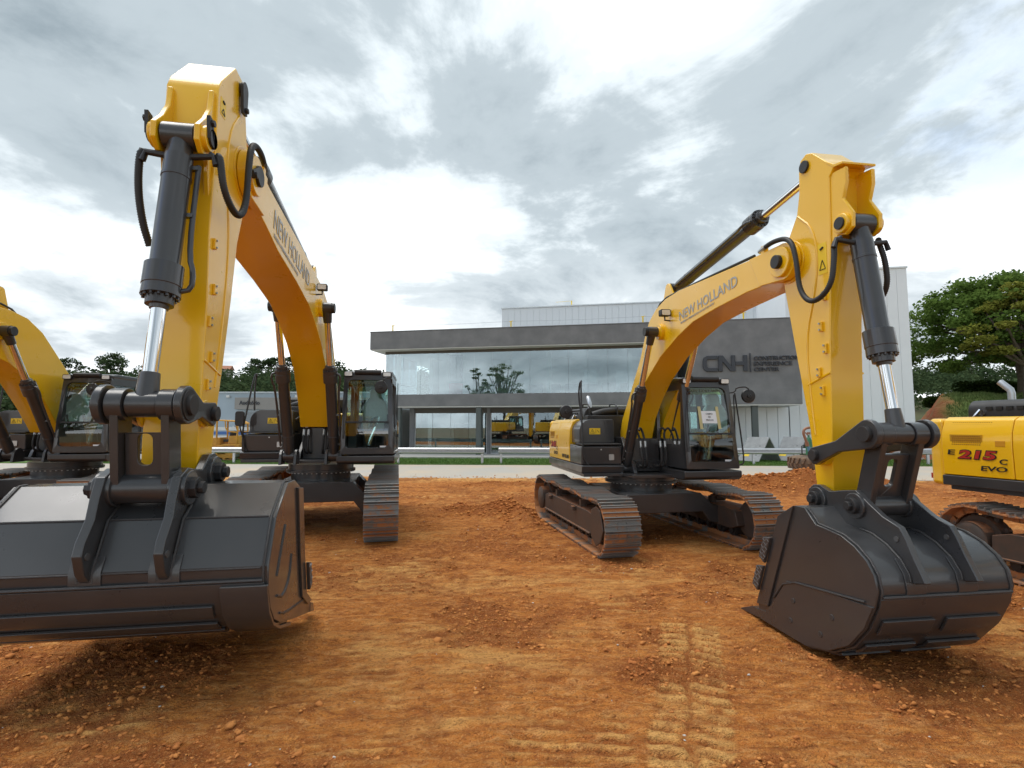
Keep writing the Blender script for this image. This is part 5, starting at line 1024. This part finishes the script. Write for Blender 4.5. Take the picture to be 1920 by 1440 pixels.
    wl = MB().prism(rrect(y - .085, y + .085, lm[1] - .055, lm[1] + .055, .02, 3), lm[0] - .02, lm[0] + .08, 'x').tube([(lm[0] + .0, s * bw, lm[1] - .12), (lm[0] + .03, y, lm[1] - .12), (lm[0] + .03, y, lm[1] - .04)], .014).build('work_lamp', DRK, bo, .006)
    MB().prism(rrect(y - .07, y + .07, lm[1] - .042, lm[1] + .042, .015, 3), lm[0] + .075, lm[0] + .086, 'x').build('lamp_lens', LENS, bo)
    # arm cylinder and its lugs on the boom
    ac = sp['ac']; q = ac[0]; k = np.interp(q[0], [p_[0] for p_ in tp[4:]], [p_[1] for p_ in tp[4:]])
    lg = MB()
    for s in (-1, 1): lg.prism([(q[0] - .22, k - .04), (q[0] - .08, q[1] + .04), *arc(q, .09, 150, 20, 6), (q[0] + .30, k - .04)], s * .11, s * .15)
    lg.build('ram_lug', YEL, bo, .008)
    cylinder(root, 'arm_cylinder', ac[0], ac[1], ac[2], ac[3], ac[4], 0, .105, .09, -s)
    MB().tube([(q[0] - .5, .16, k - .10), (q[0] - .1, .2, k + .10), (q[0] + .6, .2, k + .10), (q[0] + 1.6, .2, k + .13)], .02, 8, 1).tube([(q[0] - .5, -.16, k - .10), (q[0] - .1, -.2, k + .06), (q[0] + .6, -.2, k + .06), (pv[0] - .6, -.2, pv[1] + .27)], .02, 8, 1).build('boom_pipes', DRK, bo)
    # arm
    aw = sp['aw']; ap = sp['arm']
    ar = MB().prism(ap, -aw, aw).build('arm', YEL, root, .012)
    if not big: MB().prism([(ap[4][0] - .10, ap[4][1] + .10), (ap[4][0] + .0, ap[4][1] + .02), (ap[4][0] + .11, ap[4][1] - .005), (ap[4][0] + .11, ap[4][1] - .03), (ap[4][0] - .01, ap[4][1] - .01), (ap[4][0] - .10, ap[4][1] + .07)], -aw - .004, aw + .004).build('top_plate', YEL, ar, .006)
    br = MB()
    for s in (-1, 1): br.prism(sp['brk'], s * .125 * sc, s * .165 * sc)
    bq = sp['bcp']
    for s in (-1, 1): br.cyl((bq[0], s * .125 * sc, bq[1]), (bq[0], s * .20 * sc, bq[1]), .095 * sc, n=24)
    br.build('cylinder_bracket', YEL, ar, .012)
    for s in (-1, 1):
        m_ = MB().cyl((bq[0], s * .20 * sc, bq[1]), (bq[0], s * (.22 * sc), bq[1]), .06 * sc, n=20)
        if big: m_.prism([*arc(bq, .085, -20, 250, 12), (bq[0] + .02, bq[1] + .16), (bq[0] + .10, bq[1] + .17)], s * .235, s * .265).cyl((bq[0] + .05, s * .26, bq[1] + .12), (bq[0] + .05, s * .29, bq[1] + .12), .03, n=6)
        m_.build('pin_cap', DRK, ar, .004)
        cp = sp['acp']; m_ = MB().cyl((cp[0], s * aw, cp[1]), (cp[0], s * (aw + .025), cp[1]), .065, n=20)
        if big: m_.prism([*arc(cp, .08, 0, 180, 8), (cp[0] - .07, cp[1] - .25), (cp[0] + .04, cp[1] - .27)], s * (aw + .02), s * (aw + .05)).cyl((cp[0] - .01, s * (aw + .05), cp[1] - .22), (cp[0] - .01, s * (aw + .08), cp[1] - .22), .03, n=6)
        m_.build('pin_cap', DRK, ar, .004)
    # bolted clips, weld seam, label
    F0 = Vector(ap[6] if not big else ap[4]); F1 = Vector(ap[8] if not big else ap[7]); Rm = [Vector(v_) for v_ in ap]
    for s in (-1, 1):
        for i, (t_, dd) in enumerate(((.30, .05), (.46, .10), (.58, .04), (.70, .13), (.80, .08))):
            q = F0.lerp(F1, t_); q = Vector((q.x - .03 - dd, q.y)); y = s * aw
            cl = MB().box((q.x, y + s * .012, q.y), (.045, .024, .10)).build('pipe_clip', YEL, ar, .005)
            for o in (-.032, .032): MB().cyl((q.x, y + s * .02, q.y + o), (q.x, y + s * .036, q.y + o), .011, n=6).build('bolt', BOLT, ar)
        q = F0.lerp(F1, .74); MB().tube([(q.x - .01, s * aw, q.y + .06), (q.x - .33 * sc, s * aw, q.y - .04)], .012, 6).build('weld_seam', YEL, ar)
        q = F0.lerp(F1, .10 if not big else -.22); hh = .32 if not big else .17
        MB().bb(q.x - .17, q.x - .05, s * aw, s * (aw + .003), q.y - hh * .5, q.y + hh * .5).build('warning_label', LBL, ar, smooth=0)
        sg = MB(); yy = s * (aw + .005); tri = [(q.x - .15, q.y - hh * .35), (q.x - .07, q.y - hh * .35), (q.x - .11, q.y - hh * .05)]
        for a_, b_ in zip(tri, tri[1:] + tri[:1]): sg.tube([(a_[0], yy, a_[1]), (b_[0], yy, b_[1])], .004, 4)
        sg.tube([(q.x - .13, yy, q.y + hh * .3), (q.x - .09, yy, q.y + hh * .35)], .012, 4); sg.build('warning_pictogram', PLBK, ar, smooth=0)['kind'] = 'stuff'
        # raised doubler plate along the flank, in low relief
        pl = [Vector(v_) for v_ in sp['seam']]
        MB().tube([(v_.x, s * aw, v_.y) for v_ in pl], .012, 6, 2).build('weld_seam', YEL, ar)
    MB().cyl((pv[0], -aw - .012, pv[1]), (pv[0], aw + .012, pv[1]), sp['nose'] * 1.12, n=36).build('arm_boss', YEL, ar, .006)
    # hose loops from boom to bucket ram
    P0 = Vector(sp['pivot']); cylq = Vector(bq)
    for s in (-1, 1):
        y = s * (bw + .06)
        pts = [(P0.x - .42 * sc, y * .8, P0.y + .26 * sc), (P0.x - .1, y, P0.y + .27 * sc), (P0.x + .22 * sc, y * 1.05, P0.y + .20 * sc), (P0.x + .32 * sc, y * 1.1, P0.y - .08 * sc), (P0.x + .34 * sc, y * 1.1, P0.y - .42 * sc), (P0.x + .52 * sc, y * 1.1, P0.y - .60 * sc), (P0.x + .74 * sc, y, P0.y - .48 * sc), (P0.x + .76 * sc, y * .9, P0.y - .2 * sc), (cylq.x - .03, y * .8, cylq.y - .17), (cylq.x + .02, y * .62, cylq.y - .14)]
        if big and s < 0: pts = pts[-3:-1][::-1] + [(cylq.x - .05, y * 1.0, cylq.y - .45), (cylq.x - .12, y * .95, cylq.y - .75), (cylq.x - .20, y * .85, cylq.y - .95)]
        h_ = MB().tube(ribbed(pts, .011), [.028 * sc, .023 * sc], 12).build('hydraulic_hose', RUB, ar, smooth=60)
        MB().cyl(pts[0], Vector(pts[0]).lerp(Vector(pts[1]), .5), .03, n=10).build('hose_fitting', BOLT, ar)
        MB().bb(P0.x - .36 * sc, P0.x - .30 * sc, y * .8 - .03, y * .8 + .03, P0.y + .16, P0.y + .30 * sc).build('hose_clamp', YEL, bo, .005)
        # pipe stub on the ram
        e = Vector((cylq.x + .04, s * .10, cylq.y - .2)); MB().tube([(e.x, e.y, e.z), (e.x - .02, s * .27, e.z + .03), (e.x - .02, s * .30, e.z - .05)], .024 * sc, 10).build('ram_elbow', DRK, ar)
    bc = sp['bc']; cylinder(root, 'bucket_cylinder', bc[0], bc[1], bc[2], bc[3], bc[4], 0, .11 * sc, .09 * sc, 1, m=BLK)
    # links
    l0, l1, p0, p1 = sp['l0'], sp['l1'], sp['p0'], sp['p1']; ly = sp['ly']
    for s in (-1, 1):
        a = Vector(l0); b = Vector(l1); u = (b - a).normalized(); n_ = Vector((-u.y, u.x)); aa = math.degrees(math.atan2(u.y, u.x))
        pl = arc(a, .095 * sc, aa + 110, aa + 250, 8) + [tuple(a.lerp(b, .45) - n_ * .055 * sc)] + arc(b, .13 * sc, aa - 110, aa + 110, 10) + [tuple(a.lerp(b, .45) + n_ * .055 * sc)]
        lk = MB().prism(pl, s * (ly - .0), s * (ly + .06)).build('side_link', BLK, root, .012)
        for q, r_ in ((l0, .055), (l1, .07)): MB().cyl((q[0], s * (ly + .06), q[1]), (q[0], s * (ly + .10), q[1]), r_ * sc, n=20).build('link_pin', DRK, lk, .004)
        MB().cyl((l0[0], s * aw, l0[1]), (l0[0], s * ly, l0[1]), .10 * sc, n=24).build('link_boss', YEL, ar, .006)
    a = Vector((l1[0], 0, l1[1])); b = Vector((p1[0], 0, p1[1])); hl = MB(); r_ = .105 * sc; hw = ly - .015
    hl.cyl((l1[0], -hw, l1[1]), (l1[0], -.10 * sc, l1[1]), r_, n=28); hl.cyl((l1[0], hw, l1[1]), (l1[0], .10 * sc, l1[1]), r_, n=28); hl.cyl((p1[0], -sp['gy'] + .035, p1[1]), (p1[0], sp['gy'] - .035, p1[1]), r_ * .92, n=28)
    u = (b - a).normalized(); n_ = Vector((u.z, 0, -u.x)); lo = a.lerp(b, 0.02); hi = b
    wdt = .085 * sc
    for s in (-1, 1):
        y = s * (hw - .05 * sc)
        hl.prism([((lo + n_ * wdt).x, (lo + n_ * wdt).z), ((hi + n_ * wdt).x, (hi + n_ * wdt).z), ((hi - n_ * wdt).x, (hi - n_ * wdt).z), ((lo - n_ * wdt).x, (lo - n_ * wdt).z)], y - .03, y + .03)
    y_in = hw - .08 * sc; lenab = (b - a).length; mu = lambda v_, yy: (a + u * v_ + Vector((0, yy, 0)) - n_ * .02)
    ho = rrect(-.045 * sc, .045 * sc, lenab * .34, lenab * .72, .04 * sc, 5)
    hl.panel([(-y_in, r_ * 1.75), (y_in, r_ * 1.75), (y_in, lenab), (-y_in, lenab)], [ho], lambda yy, v_: mu(v_, yy), n_ * .045)
    ho_ = hl.build('bucket_link', BLK, root, .01)
    for s in (-1, 1): MB().cyl((l1[0], s * (ly + .06), l1[1]), (l1[0], s * (ly + .06 + .01), l1[1]), r_ * 1.0, n=28).build('pin_collar', DRK, ho_, .003) if big else None
    # bucket
    w_ = sp['bwid']; cy = sp['bcen']; shell = sp['bo']; tb = .03
    bk = MB().sheet(shell, -tb, cy - w_ + .01, cy + w_ - .01).build('bucket', BUK, root, .004, smooth=24 if big else 50)
    side = shell + sp['bs']
    for s in (-1, 1):
        y = cy + s * w_
        sd_ = MB().prism(side, y - s * .034, y).build('side_plate', BUK, bk, .006)
        e0 = Vector(sp['bs'][-1]); e1 = Vector(sp['bs'][0]); iv = Vector((.16 * sc, .02)); st = [tuple(e0), tuple(Vector(sp['bo'][0]) if not big else e0 + iv), tuple(e1 + iv * 1.2), tuple(e1)]
        if len(sp['bs']) > 2: st = [tuple(v_) for v_ in sp['bs']] + [tuple(Vector(v_) + iv) for v_ in sp['bs'][::-1]]
        MB().prism(st, y - s * .002, y + s * .022).build('edge_plate', BUK, bk, .006)
        # heel wear plate on the flank and its weld
        hp = shell[9:]; mid = Vector(hp[0]); end = Vector(hp[-1]); ctr = [tuple(end + Vector((.35 * sc, .28 * sc))), tuple((mid + end) / 2 + Vector((.10, .16)))]
        if not big:
            MB().prism(offset_line(hp, -.004) + [(4.95, .30), (5.15, .56), (5.7, .62)], y - s * .002, y + s * .016).build('flank_wear_plate', BUK, bk, .004)
            MB().tube([(4.95, y + s * .014, .34), (5.15, y + s * .014, .57), (5.7, y + s * .014, .625), (6.12, y + s * .014, .67)], .010, 6, 1).build('weld_bead', WELD, bk)
            for q in ((5.25, .40), (5.75, .42), (5.2, .2), (5.6, .22)): MB().cyl((q[0], y + s * .014, q[1]), (q[0], y + s * .022, q[1]), .026, n=16).build('plug_weld', WELD, bk, .004)
        else:
            MB().tube([(7.0, y, 1.25), (7.12, y, 1.05), (7.22, y, .88)], .012, 6, 1).tube([(6.75, y, .95), (6.8, y, .75), (7.0, y, .65), (7.2, y, .72)], .012, 6, 1).tube([(6.2, y, .37), (6.9, y, .48), (7.1, y, .55)], .012, 6, 1).build('weld_bead', WELD, bk)
        # rim weld along the back
        MB().tube([(q[0], cy + s * (w_ - .04), q[1]) for q in offset_line(along(shell, .05, .62), .004)], .011, 6).build('weld_bead', WELD, bk)
        # side cutters on the leading edge
        if big: e1, e0 = Vector(sp['bs'][1]), Vector(sp['bs'][2])
        for t_ in ((.30, .62) if not big else (.40,)):
            q = e1.lerp(e0, t_); dq = (e0 - e1).normalized(); n2 = Vector((-dq.y, dq.x)); q = q + n2 * .02
            c_ = [q - dq * .15 - n2 * .03, q + dq * .16 - n2 * .03, q + dq * .10 + n2 * .07, q - dq * .13 + n2 * .07]
            cu = MB().prism([tuple(v_) for v_ in c_], y + s * .024, y + s * .058).build('side_cutter', BUK, bk, .008)
            gr = MB()
            for i in range(6):
                for j in range(3):
                    pp = c_[0].lerp(c_[1], (i + .6) / 6.4).lerp(c_[3].lerp(c_[2], (i + .6) / 6.4), .18 + .3 * j)
                    gr.box((pp.x, y + s * .059, pp.y), (.040, .006, .007), Matrix.Rotation(rad(35 if (i + j) % 2 else -55), 3, 'Y'))
            gr.build('grip_pattern', mat('grip_grey', (.20, .21, .22), .35, .5), bk, smooth=0)['kind'] = 'stuff'
    # wear strips, wrap plate
    s0, s1 = sp['strips']
    MB().sheet(offset_line(along(shell, s0 - .04, s1), .02), -.019, cy - w_ + .03, cy + w_ - .03).build('wrap_plate', BUK, bk, .004, smooth=50)
    for i in range(3):
        a_ = s0 + (s1 - s0) * (.06 + .27 * i) * (.8 if big else .9); b_ = a_ + (s1 - s0) * (.135 if big else .11)
        sg = [(cy - w_ + .06, cy + w_ * .62)] if big else [(cy - w_ * .86, cy - w_ * .12), (cy + w_ * .06, cy + w_ * .86)]
        for (ya, yb) in sg: MB().sheet(offset_line(along(shell, a_, b_), .045), -.024, ya, yb).build('wear_strip', BUK, bk, .006)
        for (ya, yb) in sg: MB().tube([(*[along(shell, a_, b_)[0][0]], ya, along(shell, a_, b_)[0][1])], .01, 4) if False else None
    q = offset_line(along(shell, s0 - .045, s0 - .03), .018)[0]; MB().tube([(q[0], cy - w_ + .04, q[1]), (q[0], cy + w_ - .04, q[1])], .013, 8).build('weld_bead', WELD, bk)
    if big:
        MB().sheet(offset_line(along(shell, s0 - .035, s1), .05), -.03, cy + w_ * .68, cy + w_ + .005).build('heel_shroud', BUK, bk, .006, smooth=50)
        MB().sheet(offset_line(along(shell, s0 - .035, s1), .05), -.03, cy - w_ - .005, cy - w_ * .93).build('heel_shroud', BUK, bk, .006, smooth=50)
        for t_ in (.21, .34):
            q = offset_line(along(shell, t_, t_ + .02), .004)[0]; MB().tube([(q[0], cy - w_ + .06, q[1]), (q[0], cy + w_ - .06, q[1])], .008, 6).build('weld_bead', WELD, bk)
    for s in (-1, 1):
        y = s * sp['gy']
        e_ = MB().prism(sp['ear'], y - .029 * sc, y + .029 * sc)
        for q in (p0, p1): e_.cyl((q[0], y - .055 * sc, q[1]), (q[0], y + .055 * sc, q[1]), .115 * sc, n=30)
        e = e_.build('bucket_ear', BUK, bk, .01)
        for q in (p0, p1):
            pn = MB().cyl((q[0], y + s * .05 * sc, q[1]), (q[0], y + s * .10 * sc, q[1]), .072 * sc, n=8 if big else 24).cyl((q[0], y + s * .10 * sc, q[1]), (q[0], y + s * .135 * sc, q[1]), .042 * sc, n=8); pn.build('bucket_pin', DRK, bk, .006)
        q = sp['ear'][-8 if not big else -7]; ln = offset_line(along(shell, .16, .36), .006)
        for sg in (-1, 1): MB().tube([(v_[0], y + sg * .04 * sc, v_[1]) for v_ in ln], .011, 6).build('weld_bead', WELD, bk)
        MB().sheet(offset_line(along(shell, .30, .42), .012), -.012, y - .09 * sc, y + .09 * sc).build('ear_pad', BUK, bk, .004)
        hq = Vector(sp['ear'][-6]) if not big else Vector(sp['ear'][-6]); hq = Vector(sp['ear'][9 if not big else 10]) + Vector((-.03, -.10))
        MB().cyl((hq.x, y - .037 * sc, hq.y), (hq.x, y + .037 * sc, hq.y), .022 * sc, n=14).build('ear_hole', mat('ear_hole_dark', (.08, .08, .08), .6), bk)
    lp_ = Vector(shell[-1]); tp_ = Vector(sp['tip']); dv = (tp_ - lp_); back = lp_ - dv.normalized() * .25; n2 = Vector((-dv.y, dv.x)).normalized()
    if n2.y < 0: n2 = -n2
    MB().prism([tuple(back - n2 * .0 + Vector((.0, -.005))), tuple(lp_ + dv * .2), tuple(lp_ + dv * .2 + n2 * .03), tuple(back + n2 * .06)], cy - w_, cy + w_).build('cutting_edge', BUK, bk, .005)
    nt_ = 5
    for i in range(nt_):
        y = cy - w_ + .05 + (2 * w_ - .10) * i / (nt_ - 1); a_ = lp_ - dv * .3; th = MB()
        th.add([(a_.x, y - .055, a_.y - .0), (a_.x, y + .055, a_.y), (a_.x, y + .055, a_.y + .10), (a_.x, y - .055, a_.y + .10), (lp_.x + dv.x * .45, y - .05, lp_.y + dv.y * .45), (lp_.x + dv.x * .45, y + .05, lp_.y + dv.y * .45), (lp_.x + dv.x * .4, y + .05, lp_.y + dv.y * .4 + .09), (lp_.x + dv.x * .4, y - .05, lp_.y + dv.y * .4 + .09), (tp_.x, y - .035, tp_.y), (tp_.x, y + .035, tp_.y), (tp_.x, y + .035, tp_.y + .014), (tp_.x, y - .035, tp_.y + .014)],
               [(0, 3, 2, 1), (0, 1, 5, 4), (1, 2, 6, 5), (2, 3, 7, 6), (3, 0, 4, 7), (4, 5, 9, 8), (5, 6, 10, 9), (6, 7, 11, 10), (7, 4, 8, 11), (8, 9, 10, 11)])
        th.build('tooth', BUK, bk, .006)

def excavator(label, loc, yaw, tyaw, sp, big, number=None, pipe=False, paper=False):
    root = empty('excavator', loc, rad(yaw - 90)); tag(root, label, 'excavator', 'excavators parked in a row on the red dirt')
    us = 1.13 if big else 1.0
    undercarriage(root, rad(tyaw - yaw), us, 2.36 if big else 2.1, -2.45 if big else -2.25, 1.32 if big else 1.295)
    upper(root, .21 if big else .0, 1.48 if big else 1.33, number, pipe, paper, big)
    front(root, sp, big)
    return root
excavator('yellow excavator with a very wide black bucket, its heel off the ground', (-4.08, 11.3, 0), 9.45, 12.3, SPEC_A, True)
excavator('yellow excavator marked 245 with a white paper notice taped inside its windscreen', (2.55, 10.5, 0), 8.5, 11.9, SPEC_B, False, '245', True, True)
excavator('yellow excavator with its boom lowered, parked beside the one with the very wide bucket', (-10.1, 11.95, 0), 8.0, 10.0, rotspec(SPEC_A, -8.0), True)
excavator('yellow excavator marked 215 in red on its side door, with a steel exhaust pipe', (8.42, 6.15, 0), 14.0, 11.0, SPEC_B, False, '215', True)
